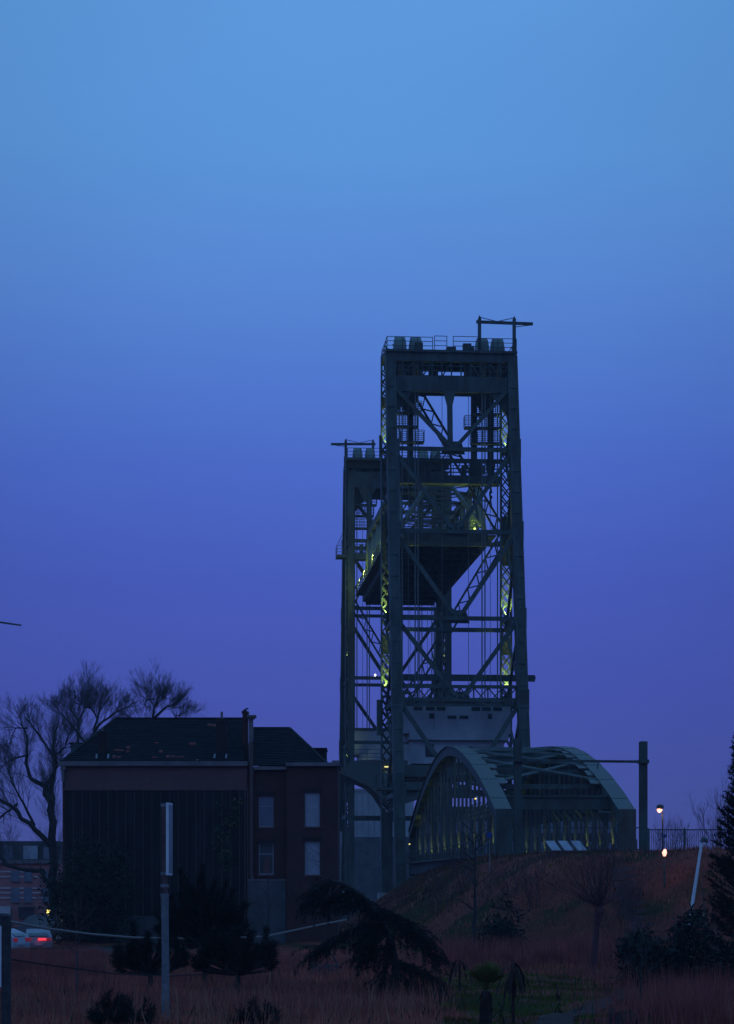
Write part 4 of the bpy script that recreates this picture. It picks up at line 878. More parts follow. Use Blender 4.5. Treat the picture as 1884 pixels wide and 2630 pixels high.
# ------------------------------------------------------------------ evergreens
def needles(curves, n_per_m, ln, wd, m, rng, radial=1.0, droop=0.0, fwd=.5):
    Bp, Tp = [], []
    for pts in curves:
        pts = [np.array(p) for p in pts]
        for a, c in zip(pts[:-1], pts[1:]):
            L = np.linalg.norm(c-a); k = max(2, int(L*n_per_m)); u = rng.random((k, 1)); p = a+(c-a)*u; d = (c-a)/(L+1e-9)
            r = rng.normal(size=(k, 3)); r -= (r@d)[:, None]*d; r /= np.linalg.norm(r, axis=1, keepdims=True)+1e-9
            v = r*radial+d*fwd+np.array([0, 0, -droop]); v /= np.linalg.norm(v, axis=1, keepdims=True)
            Bp.append(p); Tp.append(p+v*ln*(.6+.8*rng.random((k, 1))))
    return np.concatenate(Bp), np.concatenate(Tp)
def weeping_cedar():
    Y = 78.0; b = ground_pt(1010, Y); root = thing('weeping_cedar', 'dark weeping cedar arching over with trailing curtains of needles', 'tree', b); rng = random.Random(31); nr = np.random.default_rng(31)
    stem = [b, P(1015, 2480, Y), P(1005, 2420, Y), P(975, 2350, Y), P(930, 2300, Y), P(880, 2268, Y), P(845, 2262, Y), P(812, 2285, Y), P(795, 2320, Y)]
    MB().tube([p-b for p in stem], [.16, .14, .13, .11, .09, .07, .05, .03, .01], 7).build('trunk', 'bark', root)
    arms = [stem[2:], [P(1005, 2420, Y), P(1030, 2368, Y-.4), P(1062, 2390, Y-.5), P(1090, 2430, Y-.6), P(1118, 2470, Y-.7)],
            [P(985, 2370, Y), P(930, 2370, Y-.5), P(880, 2400, Y-.8), P(840, 2425, Y-.9), P(808, 2455, Y-1)],
            [P(960, 2330, Y), P(1000, 2345, Y+.5), P(1040, 2370, Y+.8), P(1075, 2400, Y+.9)],
            [P(1010, 2470, Y), P(1050, 2480, Y-.3), P(1085, 2500, Y-.4), P(1125, 2520, Y-.5)],
            [P(1012, 2500, Y), P(1050, 2530, Y-.6), P(1100, 2558, Y-.8), P(1160, 2590, Y-1)],
            [P(930, 2300, Y), P(900, 2290, Y+.4), P(860, 2300, Y+.5), P(830, 2330, Y+.6)], [P(1005, 2450, Y), P(985, 2510, Y-.4), P(975, 2545, Y-.6)], [P(990, 2385, Y), P(960, 2400, Y-.4), P(925, 2440, Y-.6)],
            [P(930, 2310, Y), P(960, 2360, Y+.3), P(950, 2420, Y+.3)], [P(1000, 2430, Y), P(960, 2440, Y-.3), P(935, 2470, Y-.4)]]
    curves = []; twigs = []
    for ai, arm in enumerate(arms):
        twigs.append(([Vector(p) for p in arm], [.05-.04*i/len(arm) for i in range(len(arm))]))
        for a, c in zip(arm[:-1], arm[1:]):
            for _ in range(22 if ai else 16):
                p = a.lerp(c, rng.random())+Vector((rng.gauss(0, .10), rng.gauss(0, .30), rng.gauss(0, .06))); L = rng.uniform(.3, 1.0)*(1.0 if ai else .95); q = [p]; dx = rng.gauss(0, .10)+(.15 if c.x > a.x else -.10); dy = rng.gauss(0, .1)
                for i in range(4): p = p+Vector((dx*(1-i*.25), dy, -L/4*(.5+.2*i))); q.append(p)
                curves.append([tuple(v) for v in q])
        curves.append([tuple(p) for p in arm])
    Bp, Tp = needles(curves, 90, .11, .02, 'needle', nr, 1, .25, .6); o = np.array(b)
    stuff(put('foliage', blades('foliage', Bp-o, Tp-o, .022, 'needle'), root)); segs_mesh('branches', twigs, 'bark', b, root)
weeping_cedar()
def pine(px, pyb, Y, label, shoots, seed, mat_='needle_pine', dens=150, ln=.26):
    """shoots: (px0,py0,px1,py1) bottle-brush shoots, tips at (px1,py1)"""
    b = ground_pt(px, Y); root = thing('pine_tree', label, 'tree', b); rng = random.Random(seed); nr = np.random.default_rng(seed)
    c0 = P(px, pyb-30, Y); curves = []; segs = []
    top = min(s[3] for s in shoots); MB().tube([b-b, c0-b, P(px, (pyb+top)/2, Y)-b], [.12, .09, .05], 7).build('trunk', 'bark', root)
    for (x0, y0, x1, y1) in shoots:
        dy = rng.uniform(-.6, .6); a = P(x0, y0, Y+dy); t = P(x1, y1, Y+dy+rng.uniform(-.3, .3)); m_ = a.lerp(t, .5)+Vector((rng.gauss(0, .05), 0, -.06))
        curves.append([tuple(a), tuple(m_), tuple(t)]); segs.append(([P(px, min(pyb-15, y0+40), Y), a, m_, t], [.05, .035, .025, .012]))
    Bp, Tp = needles(curves, dens*2.2, ln, .02, mat_, nr, .8, 0, .75); o = np.array(b)
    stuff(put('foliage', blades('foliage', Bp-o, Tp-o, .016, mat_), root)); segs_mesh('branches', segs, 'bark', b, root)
rs = random.Random(77)
def fan(px, py, w_, h, n, seed):
    r = random.Random(seed); o = []
    for _ in range(n):
        u = r.uniform(-1, 1); x0 = px+u*w_*.8; y0 = py-r.random()*h*.75*(1-.55*abs(u)); L = r.uniform(.25, .55)*h; a = u*.6+r.gauss(0, .22); o.append((x0, y0, x0+L*math.sin(a), y0-L*math.cos(a)*.9))
    return o
pine(525, 2440, 86, 'big dark pine with upright bottle-brush shoots right of the sign pole',
     [(470, 2310, 462, 2232), (485, 2330, 474, 2250), (520, 2300, 520, 2222), (515, 2330, 512, 2250), (560, 2330, 580, 2262), (575, 2350, 598, 2285), (595, 2380, 622, 2320), (590, 2395, 612, 2340), (450, 2360, 440, 2300), (545, 2320, 552, 2262)]+fan(525, 2440, 95, 150, 85, 1), 41)
pine(610, 2520, 80, 'bushy low pine below the big pine', [(560, 2440, 548, 2390), (600, 2440, 605, 2385), (640, 2440, 645, 2392), (675, 2440, 684, 2385), (680, 2470, 692, 2420)]+fan(600, 2500, 110, 100, 70, 2), 42)
pine(385, 2520, 80, 'small spreading pine in front of the sign pole', [(345, 2430, 341, 2372), (345, 2450, 338, 2395), (375, 2440, 380, 2395), (320, 2450, 304, 2430), (410, 2440, 420, 2400)]+fan(390, 2500, 100, 90, 55, 3), 43)
pine(283, 2640, 61, 'little dark conifer bush among dry grass', fan(283, 2645, 36, 90, 26, 4), 44, 'needle', 90, .26)
pine(350, 2640, 60.5, 'low dark juniper at the foot of the sign pole', fan(350, 2640, 30, 80, 16, 5), 45, 'needle', 80, .24)
pine(665, 2640, 60, 'low conifer bush half hidden by dry stalks', fan(665, 2655, 50, 85, 24, 6), 46, 'needle', 80, .24)
def leafy(name, label, px0, px1, py0, Y, n, seed, m='shrub_leaf', size=.14, dy=1.4):
    rg = np.random.default_rng(seed); c = ground_pt((px0+px1)/2, Y); root = thing(name, label, 'shrub', c); o = np.array(c)
    hw_ = (px1-px0)/2/F*Y; H_ = hz(py0, Y)-c.z; cl = []
    for _ in range(n//60):
        a = rg.uniform(-1, 1); h = (.15+.85*rg.random())*H_*(1-.35*abs(a)**2)*(.75+.25*math.sin(a*7+seed)); cl.append((a*hw_, rg.uniform(-dy, dy), h))
    cl = np.array(cl); k = 60; p = np.repeat(cl, k, 0)+rg.normal(size=(len(cl)*k, 3))*np.array([.22, .22, .18])*max(.6, H_/3); p[:, 2] = np.abs(p[:, 2])
    t = p+rg.normal(size=p.shape)*size
    stuff(put('foliage', blades('foliage', p, t, size*.55, m), root))
    segs = []; r2 = random.Random(seed)
    for q in cl[::4]: segs.append(([c, c+Vector((q[0]*.6, q[1]*.6, q[2]*.6)), c+Vector(tuple(q))], [.04, .025, .01]))
    segs_mesh('stems', segs, 'bark', c, root)
leafy('evergreen_shrub', 'wide dark evergreen shrub at the foot of the white pole', 1610, 1920, 2345, 82, 9000, 51)
leafy('evergreen_shrub', 'low dark holly bush on the embankment slope', 1245, 1340, 2290, 116, 3000, 52)
leafy('evergreen_shrub', 'dense dark ivy bush against the house corner', 140, 330, 2130, 146, 7000, 53, size=.18)
def conifer(px, Y, py_top, label, seed, rmax):
    b = ground_pt(px, Y); root = thing('conifer_tree', label, 'tree', b); top = P(px, py_top, Y); rng = random.Random(seed); nr = np.random.default_rng(seed); Hh = top.z-b.z; curves = []
    MB().tube([b-b, top-b], [.18, .02], 7).build('trunk', 'bark', root); z = .5
    while z < Hh:
        for _ in range(10):
            a = rng.uniform(0, 6.283); L = rmax*(1-z/Hh)**.8*rng.uniform(.55, 1.15)+.15; p = b+Vector((0, 0, z)); q = [p]
            for i in range(4): p = p+Vector((math.cos(a), math.sin(a), .25+.18*i+rng.gauss(0, .08)))*(L/4); q.append(p)
            curves.append([tuple(v) for v in q])
            for j in (2, 3):
                e = q[j]; a2 = a+rng.choice((-.8, .8)); curves.append([tuple(e), tuple(e+Vector((math.cos(a2), math.sin(a2), .5))*L*.3)])
        z += .22
    Bp, Tp = needles(curves, 70, .13, .02, 'needle', nr, .7, 0, .7); o = np.array(b)
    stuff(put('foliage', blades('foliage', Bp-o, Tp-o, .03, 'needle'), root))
conifer(1908, 88, 1850, 'tall dark conifer at the right edge of the picture', 61, 1.75)
# windmill palm and its frost-killed neighbour
def palm():
    Y = 62; b = ground_pt(1246, Y); root = thing('palm_tree', 'small fan palm with yellow green fronds on a shaggy trunk', 'palm', b); rng = random.Random(9); head = P(1248, 2545, Y)
    MB().tube([b-b+Vector((0, 0, -.1)), (head-b)*.5, head-b], [.16, .15, .11], 9).build('trunk', 'bark', root)
    zz_ = RNG.uniform(0.1, 1.0, 420); aa = RNG.uniform(0, 6.283, 420); hv = np.array(head-b)
    bp = hv*zz_[:, None]+np.stack([np.cos(aa), np.sin(aa), aa*0], 1)*.13; stuff(put('fibres', blades('fibres', bp, bp+np.stack([np.cos(aa)*.07, np.sin(aa)*.07, -RNG.uniform(.1, .3, 420)], 1), .02, 'dead_leaf'), root))
    for k in range(34):
        a = rng.uniform(0, 6.283); el_ = rng.uniform(.7, 1.52); d = Vector((math.cos(a)*math.cos(el_), math.sin(a)*math.cos(el_), math.sin(el_))); c = head-b+d*rng.uniform(.25, .5)
        mb = MB().tube([head-b, c], .012, 4); s = d.cross(Vector((0, 0, 1))); s = s.normalized() if s.length > .05 else Vector((1, 0, 0)); u = s.cross(d)
        for j in range(13):
            f = -.8+1.6*j/12; e = (d*math.cos(f)+s*math.sin(f)).normalized(); q = c+e*rng.uniform(.35, .6)+Vector((0, 0, -.03)); w_ = d.cross(e); w_ = e.cross(u).normalized()*.022
            bb = len(mb.v); mb.v += [tuple(c), tuple(c+e*.2+w_), tuple(q), tuple(c+e*.2-w_)]; mb.f.append((bb, bb+1, bb+2, bb+3))
        mb.build('frond', 'palm_leaf', root, fix=False)
palm()
def dead_plant(px, pyt, Y, label, seed, n=16, m='dead_leaf'):
    b = ground_pt(px, Y); root = thing('withered_plant', label, 'plant', b); rng = random.Random(seed); top = P(px, pyt, Y)-b
    MB().tube([Vector((0, 0, -.05)), top*.6, top], [.05, .045, .03], 6).build('stem', 'dead_leaf', root)
    for k in range(n):
        a = rng.uniform(0, 6.283); L = rng.uniform(.5, 1.1)*min(1.1, top.z); p = top*rng.uniform(.75, 1); pts = [p]; d = Vector((math.cos(a)*.5, math.sin(a)*.5, .35))
        for i in range(6): d = (d+Vector((0, 0, -.42))); pts.append(pts[-1]+d.normalized()*(L/6))
        mb = MB()
        for i in range(6):
            w0 = .05*math.sin(math.pi*(i+.4)/6.6); w1 = .05*math.sin(math.pi*(i+1.4)/7.4); s = Vector((-math.sin(a), math.cos(a), 0)); mb.quad(pts[i]-s*w0, pts[i]+s*w0, pts[i+1]+s*w1, pts[i+1]-s*w1)
        mb.build('leaf', m, root, fix=False)
dead_plant(1318, 2466, 63, 'withered banana plant with hanging brown leaves beside the fan palm', 1, 22)
dead_plant(1180, 2464, 84, 'withered dark plant on the lawn right of the cedar', 2, 16)
dead_plant(1130, 2530, 72, 'small withered plant at the foot of the cedar', 3, 10)

# ------------------------------------------------------------------ grass
def field(name, label, n, fn, h0, h1, wd, m, seed, lean=.18):
    global RNG
    rg = np.random.default_rng(seed); x, y = fn(rg, n); z = gz(x, y); b = np.stack([x, y, z-.03], 1); h = rg.uniform(h0, h1, len(x)); d = rg.normal(size=(len(x), 3))*lean; d[:, 2] = 1
    t = b+d*h[:, None]; bend = rg.normal(size=b.shape)*.05*h[:, None]; bend[:, 2] = 0
    o = put(name, blades(name, b, t, wd*(.6+.8*rg.random(len(x))), m, bend)); return tag(o, label, 'grass', kind='stuff')
def wedge(Y0, Y1, p0, p1, keep=None, power=1.0):
    def fn(rg, n):
        y = Y0+(Y1-Y0)*rg.random(n)**power; x = (p0+(p1-p0)*rg.random(n)-CX)/F*y
        if keep is not None: k = keep(x, y); x, y = x[k], y[k]
        return x, y
    return fn
def soften(fn, p0, p1):
    def f2(rg, n):
        x, y = fn(rg, n); u = np.clip((x/y*F+CX-p0)/(p1-p0), 0, 1); k = rg.random(len(x)) < u*u; return x[k], y[k]
    return f2
def off_path(x, y): px_ = np.interp(y, [52, 60, 66, 74, 80], [4.2, 5.0, 5.8, 8.6, 10.0]); return (np.abs(x-px_) > .6) | (y > 80)
def lawn(x, y): return off_path(x, y) & (x > 2.2) & (x < 12) & (y < 104)
def notlawn(x, y): return off_path(x, y) & ~((x > 2.4+.6*np.sin(y*.6)) & (x < 9.2+.5*np.sin(y*.9)) & (y < 97+2*np.sin(x*1.3)))
def clumps(fn, scale, thr, seed):
    def f2(rg, n):
        x, y = fn(rg, n); v = np.sin(x*scale+seed)*np.sin(y*scale*.8+seed*2)+.6*np.sin(x*scale*2.3+1.7*seed)*np.sin(y*scale*1.9-seed); k = v+rg.normal(size=len(x))*.35 > thr; return x[k], y[k]
    return f2
field('grass', 'short dry reddish grass covering the park', 60000, wedge(57, 128, -60, 1950, notlawn), .10, .42, .03, 'grass_dry', 1)
field('grass', 'taller clumps of rust brown grass in the park', 42000, clumps(wedge(62, 118, -60, 1950, notlawn), .55, .15, 2), .35, .95, .022, 'reed', 2)
field('grass', 'short green lawn along the dirt path', 34000, wedge(57, 104, 1050, 1750, lawn), .06, .20, .026, 'grass_green', 3)
field('grass', 'rough dry grass on the embankment slope', 46000, wedge(108, 215, 820, 1950, lambda x, y: (edge_dist(x, y) < 15) & (edge_dist(x, y) > -3)), .10, .32, .045, 'grass_slope', 4)
field('grass', 'green patches in the embankment grass', 16000, clumps(wedge(108, 170, 1000, 1950, lambda x, y: (edge_dist(x, y) < 15) & (edge_dist(x, y) > -2)), .42, .55, 6), .10, .34, .05, 'grass_green', 14)
field('grass', 'straw coloured tufts dotted over the embankment', 9000, clumps(wedge(106, 165, 1000, 1950, lambda x, y: (edge_dist(x, y) < 15) & (edge_dist(x, y) > 0)), 1.7, .95, 9), .25, .75, .035, 'grass_pale', 15, .3)
field('grass', 'dark weeds scattered through the meadow', 9000, clumps(wedge(60, 112, -60, 1700), 1.3, .9, 12), .15, .6, .05, 'shrub_leaf', 16, .35)
field('grass', 'long pale grass stalks in the near meadow', 2600, clumps(wedge(57, 70, -30, 1900, notlawn), .8, -.1, 4), .6, 1.45, .016, 'grass_pale', 5, .16)
field('grass', 'tall dry grass standing in front of the parked cars', 9000, wedge(96, 113, -60, 260), .4, 1.05, .028, 'reed', 8)
field('reed_bed', 'tall reddish reeds below the dark evergreen shrub', 14000, soften(clumps(wedge(58, 76, 1430, 1960), 1.1, .0, 5), 1430, 1800), .5, 1.6, .020, 'reed', 6, .10)
field('reed_bed', 'band of rust coloured reeds at the foot of the embankment', 9000, clumps(wedge(102, 118, 1090, 1620), .9, -.1, 3), .6, 1.7, .03, 'reed', 7, .10)

# ------------------------------------------------------------------ street furniture and small things
def rel(o0, mb): mb.v = [tuple(Vector(v)-o0) for v in mb.v]; return mb
Y = 63.4; b = ground_pt(425, Y); SPO = thing('sign_pole', 'tall thick grey pole carrying a narrow white sign board', 'sign', b)
rel(b, MB().tube([b, P(424, 2440, Y), P(423, 2300, Y)], [.115, .108, .105], 12)).build('lower_pole', 'post_grey', SPO)
rel(b, MB().tube([P(423, 2300, Y), P(422, 2066, Y)], [.088, .082], 12)).build('upper_pole', 'post_brown', SPO)
for py, r in ((2299, .125), (2244, .115), (2068, .115), (2275, .12)): rel(b, MB().tube([P(422.5, py+4, Y), P(422.5, py-4, Y)], r, 12)).build('collar', 'post_grey', SPO)
bx = P(433, 2155, Y); mb = MB(); hh = 186/2/F*Y; cc, sn = math.cos(R(5)), math.sin(R(5))
def rot(dx, dy): return (bx.x+dx*cc+dy*sn, bx.y-dx*sn+dy*cc)
pf = [(-.04, -.25), (.04, -.25), (.04, .40), (-.04, .40)]
mb.prism([rot(*q) for q in pf], 'z', bx.z-hh, bx.z+hh); rel(b, mb).build('sign_board', 'white_paint', SPO)
mb = MB(); mb.prism([rot(*q) for q in ((.042, -.22), (.047, -.22), (.047, .37), (.042, .37))], 'z', bx.z-hh+.06, bx.z+hh-.06); rel(b, mb).build('sign_face', 'grey_paint', SPO)
for py in (2068, 2244): rel(b, MB().bar(P(424, py, Y), P(433, py, Y), .06, .08)).build('bracket', 'post_grey', SPO)
# rope fence
Y1 = 56.0; b = ground_pt(15, Y1); LP = thing('fence_post', 'stout grey fence post at the lower left edge', 'post', b)
rel(b, MB().bar(b, P(16, 2352, Y1), .22, .22)).build('post', 'post_dark', LP); rel(b, MB().bar(P(16, 2353, Y1), P(16, 2346, Y1), .25, .25, w1=.1, h1=.1)).build('post_cap', 'post_dark', LP)
Y2 = 57.0; b2 = ground_pt(-60, Y2); NB = thing('notice_board', 'white notice board cut off by the left edge', 'sign', b2)
x0 = (-150-CX)/F*Y2; x1 = (4-CX)/F*Y2
rel(b2, MB().box(x0, x1, Y2, Y2+.05, hz(2535, Y2), hz(2378, Y2))).build('board', 'white_paint', NB); rel(b2, MB().box((-60-CX)/F*Y2-.06, (-60-CX)/F*Y2+.06, Y2+.051, Y2+.15, b2.z, hz(2390, Y2))).build('post', 'post_grey', NB)
rp = [P(24, 2367, 56), P(120, 2385, 62), P(230, 2399, 70), P(340, 2408, 78), P(430, 2410, 86), P(560, 2411, 95), P(680, 2405, 102), P(760, 2388, 108), P(830, 2373, 112), P(890, 2362, 116)]
tag(MB().tube(rp, [.035, .036, .038, .04, .043, .046, .05, .05, .05, .05], 6).build('rope', 'rope'), 'pale thick rope sagging across the meadow from the grey post', 'rope')
rp = [P(22, 2463, 56), P(150, 2482, 60), P(300, 2501, 66), P(430, 2507, 74), P(560, 2500, 80), P(700, 2481, 88)]
tag(MB().tube(rp, .022, 5).build('rope', 'wire'), 'thin dark lower strand of the rope fence', 'rope')
for px, py, Yq in ((197, 2445, 72), (900, 2364, 116), (697, 2478, 88)):
    b = ground_pt(px, Yq); s = tag(rel(b, MB().tube([b-Vector((0, 0, .1)), P(px, py-4, Yq), P(px, py-9, Yq)], [.05, .045, .02], 7)).build('stake', 'post_brown'), {197: 'thin dark stake near the parked cars', 900: 'wooden stake where the pale rope ends', 697: 'short stake holding the dark strand'}[px], 'stake'); s.location = b
# well ring and willow arch
Yw = 96; b = ground_pt(832, Yw); prof = [(.66, 0), (.66, .40), (.52, .40), (.52, 0)]; mb = MB(); n = 28
for i in range(n):
    a = 6.2832*i/n; mb.v += [(r_*math.cos(a), r_*math.sin(a), z_) for r_, z_ in prof]
for i in range(n):
    j = (i+1) % n; mb.f += [(i*4+k, j*4+k, j*4+(k+1) % 4, i*4+(k+1) % 4) for k in range(3)]
o = tag(mb.build('well_ring', 'render_grey'), 'low concrete ring lying in the grass left of the cedar', 'ring'); o.location = b
b = ground_pt(832, 100); WA = thing('willow_arch', 'low arch of bent rods behind the concrete ring', 'arch', b)
for k in range(5): MB().tube([(.62*math.cos(math.pi*i/12), k*.25, .95*math.sin(math.pi*i/12)) for i in range(13)], .035, 5).build('rod', 'bark', WA)
# leaning white pole with a lamp head
Yp = 84; b = P(1768, 2400, Yp); b.z = G(b.x, Yp); LPW = thing('leaning_pole', 'leaning white pole with a small lamp head above the evergreen shrub', 'pole', b)
rel(b, MB().tube([b, P(1773, 2352, Yp), P(1802, 2162, Yp)], [.075, .07, .055], 10)).build('pole', 'white_paint', LPW)
rel(b, MB().tube([P(1800, 2163, Yp), P(1806, 2152, Yp), P(1814, 2158, Yp), P(1815, 2166, Yp)], [.08, .12, .11, .05], 8)).build('lamp_head', 'post_grey', LPW)
rel(b, MB().tube([P(1808, 2165, Yp), P(1809, 2168, Yp)], .07, 8)).build('lens', 'white_paint', LPW)
# lamps by the fence
Yf = 158.0
b = ground_pt(1702, Yf); SLm = thing('street_lamp', 'lit street lamp with a dark cap behind the railing fence', 'street lamp', b)
rel(b, MB().tube([b, P(1701, 2090, Yf), P(1697, 2078, Yf)], [.07, .055, .05], 8)).build('pole', 'steel', SLm)
rel(b, MB().tube([P(1695, 2077, Yf), P(1695, 2069, Yf), P(1695, 2066, Yf)], [.28, .26, .1], 12)).build('lamp_cap', 'steel', SLm)
rel(b, MB().tube([P(1694, 2077.5, Yf), P(1693, 2082, Yf), P(1692, 2087, Yf)], [.21, .19, .07], 12)).build('lamp_globe', 'lamp_warm', SLm)
point(SLm, P(1692, 2092, Yf-.3)-b, (1, .55, .36), 22, .25)
rel(b, MB().box(P(1700, 0, Yf).x, P(1712, 0, Yf).x, Yf-.12, Yf-.08, hz(2151, Yf), hz(2143, Yf))).build('blue_plate', 'blue_sign', SLm)
b = ground_pt(1706, 121); GL = thing('ground_lamp', 'bright low lamp glowing at the foot of the railing fence', 'lamp', b); zc_ = hz(2190, 121)
rel(b, MB().tube([(b.x, 121, b.z-.1), (b.x, 121, zc_-.2)], .06, 8)).build('stem', 'steel', GL)
rel(b, MB().tube([(b.x, 121, zc_-.2), (b.x, 121, zc_), (b.x+.04, 121, zc_+.2)], [.07, .14, .06], 12)).build('lamp_globe', 'lamp_warm', GL)
point(GL, Vector((0, -.5, zc_-b.z+.1)), (1, .45, .28), 9, .2)
# railing fence on the embankment
def fence(px0, px1, Y, y0, y1, label, bars):
    b = ground_pt((px0+px1)/2, Y); r = thing('railing_fence', label, 'fence', b); z0, z1 = hz(y1, Y), hz(y0, Y); x0, x1 = hx(px0, Y), hx(px1, Y)
    n = max(2, int((x1-x0)/2.6))
    for i in range(n+1): x = x0+(x1-x0)*i/n; rel(b, MB().box(x-.06, x+.06, Y-.06, Y+.06, G(x, Y)-.2, z1+.1)).build('post', 'steel', r)
    for z in (z0+.12, z1): rel(b, MB().box(x0, x1, Y-.03, Y+.03, z-.04, z+.04)).build('rail', 'steel', r)
    if bars:
        mb = MB(); m = int((x1-x0)/.13)
        for i in range(m): x = x0+(x1-x0)*(i+.5)/m; mb.box(x-.017, x+.017, Y-.017, Y+.017, z0+.17, z1-.05)
        stuff(rel(b, mb).build('bars', 'steel', r))
fence(1665, 1850, 152, 2131, 2190, 'grey railing fence with close upright bars along the embankment top', True)
fence(1338, 1660, 154.5, 2126, 2186, 'thin wire fence in front of the arch bridge portal', False)
# tilted panels on a stand
Yq = 133; b = ground_pt(1453, Yq); IP = thing('panel_stand', 'low stand with three tilted white panels in front of the bridge portal', 'panel stand', b); z0 = hz(2183, Yq); z1 = hz(2159, Yq)
for i in range(3):
    a, c = 1401+i*33, 1424+i*33; x0, x1 = hx(a, Yq), hx(c, Yq); sh = .35
    mb = MB(); mb.v = [(x0+sh, Yq-.35, z0), (x1+sh, Yq-.35, z0), (x1, Yq+.35, z1), (x0, Yq+.35, z1), (x0+sh, Yq-.35, z0-.05), (x1+sh, Yq-.35, z0-.05), (x1, Yq+.35, z1-.05), (x0, Yq+.35, z1-.05)]
    mb.f = [(0, 1, 2, 3), (7, 6, 5, 4), (0, 4, 5, 1), (1, 5, 6, 2), (2, 6, 7, 3), (3, 7, 4, 0)]; rel(b, mb).build('panel', 'blind', IP)
rel(b, MB().box(hx(1402, Yq), hx(1502, Yq)+.3, Yq-.1, Yq+.3, b.z-.3, z0-.08)).build('stand', 'post_brown', IP)
# blue disc sign
Yd = 140; b = ground_pt(1257, Yd); BS = thing('traffic_sign', 'round blue sign on a thin post before the arch bridge', 'sign', b); c = P(1257, 2145, Yd)
rel(b, MB().tube([b-Vector((0, 0, .2)), c+Vector((0, 0, .2))], .035, 6)).build('post', 'post_grey', BS); rel(b, MB().tube([c+Vector((0, -.06, 0)), c+Vector((0, -.04, 0))], .2, 16)).build('disc', 'blue_sign', BS)
# orange utility box, steps
Yo = 106; c = P(1818, 2268, Yo); b = Vector((c.x, Yo, G(c.x, Yo))); OB = thing('utility_box', 'orange red box on a thin post below the conifer', 'box', b)
rel(b, MB().box(c.x-.28, c.x+.30, Yo-.2, Yo+.2, c.z-.25, c.z+.24)).build('box', 'orange_paint', OB); rel(b, MB().box(c.x-.31, c.x+.33, Yo-.24, Yo+.24, c.z+.241, c.z+.29)).build('lid', 'orange_paint', OB); rel(b, MB().tube([b-Vector((0, 0, .1)), Vector((c.x-.24, Yo, c.z-.25))], .04, 6)).build('post', 'post_brown', OB)
o0 = Vector((15, 112, G(15, 112))); tag(put('path', strip('path', dense([(12.0, 108.5), (12.6, 110.5), (12.9, 113), (12.7, 115)], 6), 2.0, 'path', .05)), 'worn bare patch on the slope beside the steps', None, kind='structure')
ST = thing('steps', 'flight of worn steps climbing the embankment slope', 'steps', o0)
for i in range(20):
    u = i/19; x = 15.05-.2*u; yv = 109.5+u*15; z = G(x, yv)
    rel(o0, MB().box(x-.8, x+.8, yv-.22, yv+.28, z-.15, z+.22)).build('step', 'post_brown', ST)
# stump
b = ground_pt(1600, 61.5); mb = MB(); prev = random.Random(3)
mb.tube([(0, 0, -.1), (.02, 0, .25), (-.03, .02, .5)], [.36, .30, .27], 11); mb.tube([(-.25, 0, 0), (-.32, 0, .45), (-.30, 0, .6)], [.16, .13, .04], 7); mb.tube([(.25, .1, 0), (.33, .1, .3), (.36, .1, .42)], [.14, .11, .05], 7)
o = tag(mb.build('tree_stump', 'bark'), 'dark broken tree stump beside the leafless sapling', 'stump'); o.location = b
# street light dot
b = ground_pt(124, 150); YL = thing('street_lamp', 'small yellow street light shining above the parked cars', 'street lamp', b); c = P(124, 2341, 150)
rel(b, MB().tube([b, c-Vector((0, 0, .12))], .05, 6)).build('pole', 'steel', YL); rel(b, MB().tube([c-Vector((0, 0, .11)), c+Vector((0, 0, .1))], .13, 8)).build('lamp_globe', 'lamp_yellow', YL)
point(YL, c-b+Vector((0, -.4, 0)), (1, .8, .3), 12, .1)

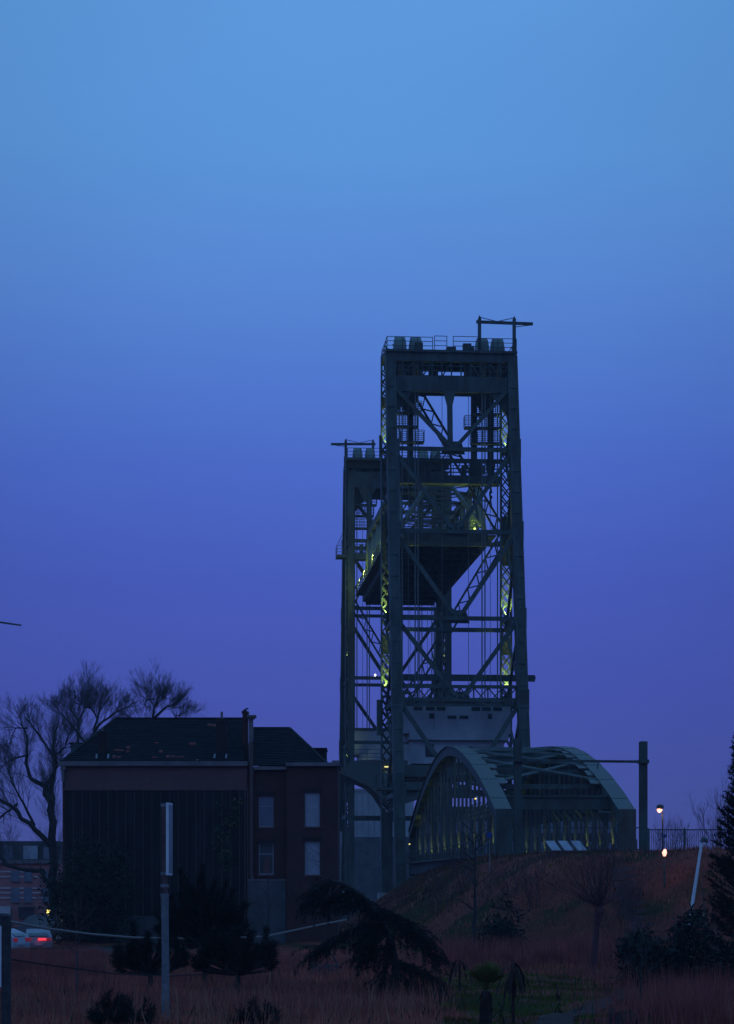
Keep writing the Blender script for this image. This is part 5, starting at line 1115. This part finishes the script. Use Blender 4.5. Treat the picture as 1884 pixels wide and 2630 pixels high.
# ------------------------------------------------------------------ parked cars
def car(px, Y, rz, label, m, brake, van=False):
    b = ground_pt(px, Y); root = thing('parked_car', label, 'car', b, rz, 'cars parked by the road'); L, Wd = 4.3, .86
    h = 1.9 if van else 1.46
    prof = [(-2.1, .32), (-2.15, .75), (-1.95, .95), (-1.05, 1.02), (-.45, h-.04), (1.1, h), (1.75, h-.25), (2.05, .98), (2.12, .6), (2.08, .32)] if not van else [(-2.1, .32), (-2.15, .8), (-1.8, 1.05), (-1.2, 1.75), (-.9, h), (1.95, h), (2.1, 1.0), (2.1, .32)]
    def arch(cx): return [(cx-.40*math.cos(math.pi*i/6), .32+.36*math.sin(math.pi*i/6)) for i in range(7)]
    low = [p for p in reversed(arch(1.3)[::-1])]; full = prof+[(1.72, .32)]+[(1.3+.40*math.cos(math.pi*i/6), .32+.38*math.sin(math.pi*i/6)) for i in range(1, 6)]+[(.9, .32), (-.95, .32)]+[(-1.35+.40*math.cos(math.pi*i/6), .32+.38*math.sin(math.pi*i/6)) for i in range(1, 6)]+[(-1.75, .32)]
    mb = MB(); n = len(full)
    for k in (-1, 1):
        for (x, z) in full: mb.v.append((x, k*(Wd-.16*max(0, (z-.95))/.5), z))
    mb.f += [tuple(range(n)), tuple(range(2*n-1, n-1, -1))]+[(i, n+i, n+(i+1) % n, (i+1) % n) for i in range(n)]; mb.build('body', m, root)
    for k in (-1, 1):
        s = k*(Wd-.05); q = [(-.85, 1.04), (-.40, h-.12), (.95, h-.10), (1.6, 1.05)]; mb = MB()
        mb.v = [(x, k*(Wd-.16*max(0, (z-.95))/.5)+k*.012, z) for x, z in q]; mb.f = [(0, 1, 2, 3)]; mb.build('side_window', 'glass_dark', root, fix=False)
    mb = MB(); mb.quad((2.07, -.62, 1.05), (2.07, .62, 1.05), (1.80, .55, h-.24), (1.80, -.55, h-.24)) if not van else mb.quad((2.125, -.62, 1.1), (2.125, .62, 1.1), (2.03, .55, h-.2), (2.03, -.55, h-.2)); mb.build('rear_window', 'glass_dark', root, fix=False)
    mb = MB(); mb.quad((-1.05, -.66, 1.05), (-1.05, .66, 1.05), (-.52, .55, h-.08), (-.52, -.55, h-.08)); mb.build('windscreen', 'glass_dark', root, fix=False)
    for x in (-1.35, 1.3):
        for k in (-1, 1):
            w_ = MB().tube([(x, k*(Wd-.20), .32), (x, k*(Wd-.01), .32)], .32, 14).build('wheel', 'rubber', root); MB().tube([(x, k*(Wd-.02), .32), (x, k*(Wd+.005), .32)], .19, 10).build('rim', 'grey_paint', w_)
    for k in (-1, 1): MB().box(2.04, 2.15, k*.62-.18, k*.62+.18, .72, .92).build('tail_light', 'tail_red_dim', root); MB().box(-2.19, -2.02, k*.6-.18, k*.6+.18, .62, .8).build('headlight', 'grey_paint', root)
    if brake: MB().box(2.085, 2.16, -.02, .48, .76, .90).build('light_bar', 'tail_red', root); point(root, (2.5, 0, .8), (1, .05, .06), 1, .1)
    MB().box(2.1, 2.17, -.26, .26, .45, .57).build('number_plate', 'blind', root); MB().box(-.3, .3, -.5, .5, h+.01, h+.02).build('roof_panel', m, root)
    return root
car(-22, 128, R(-25), 'white hatchback parked closest to the fence post', 'car_white', False)
car(96, 137, R(-80), 'pale car with its red rear lights on', 'car_silver', True)
car(118, 152, R(-15), 'dark van with a light roof behind the pale car', 'car_dark', False, True)

# ------------------------------------------------------------------ evening haze
hm = bpy.data.materials.new('haze'); hm.use_nodes = True; n = hm.node_tree; n.nodes.clear()
ho = n.nodes.new('ShaderNodeOutputMaterial'); pv = n.nodes.new('ShaderNodeVolumePrincipled')
pv.inputs['Color'].default_value = (.80, .85, .95, 1); pv.inputs['Density'].default_value = .00021; pv.inputs['Anisotropy'].default_value = 0.0
n.links.new(pv.outputs[0], ho.inputs['Volume']); MATS['haze'] = hm
hb = MB().box(-950, 950, -80, 1560, -2.0, 78).build('haze', 'haze'); tag(hb, 'thin blue evening haze', None, kind='stuff')
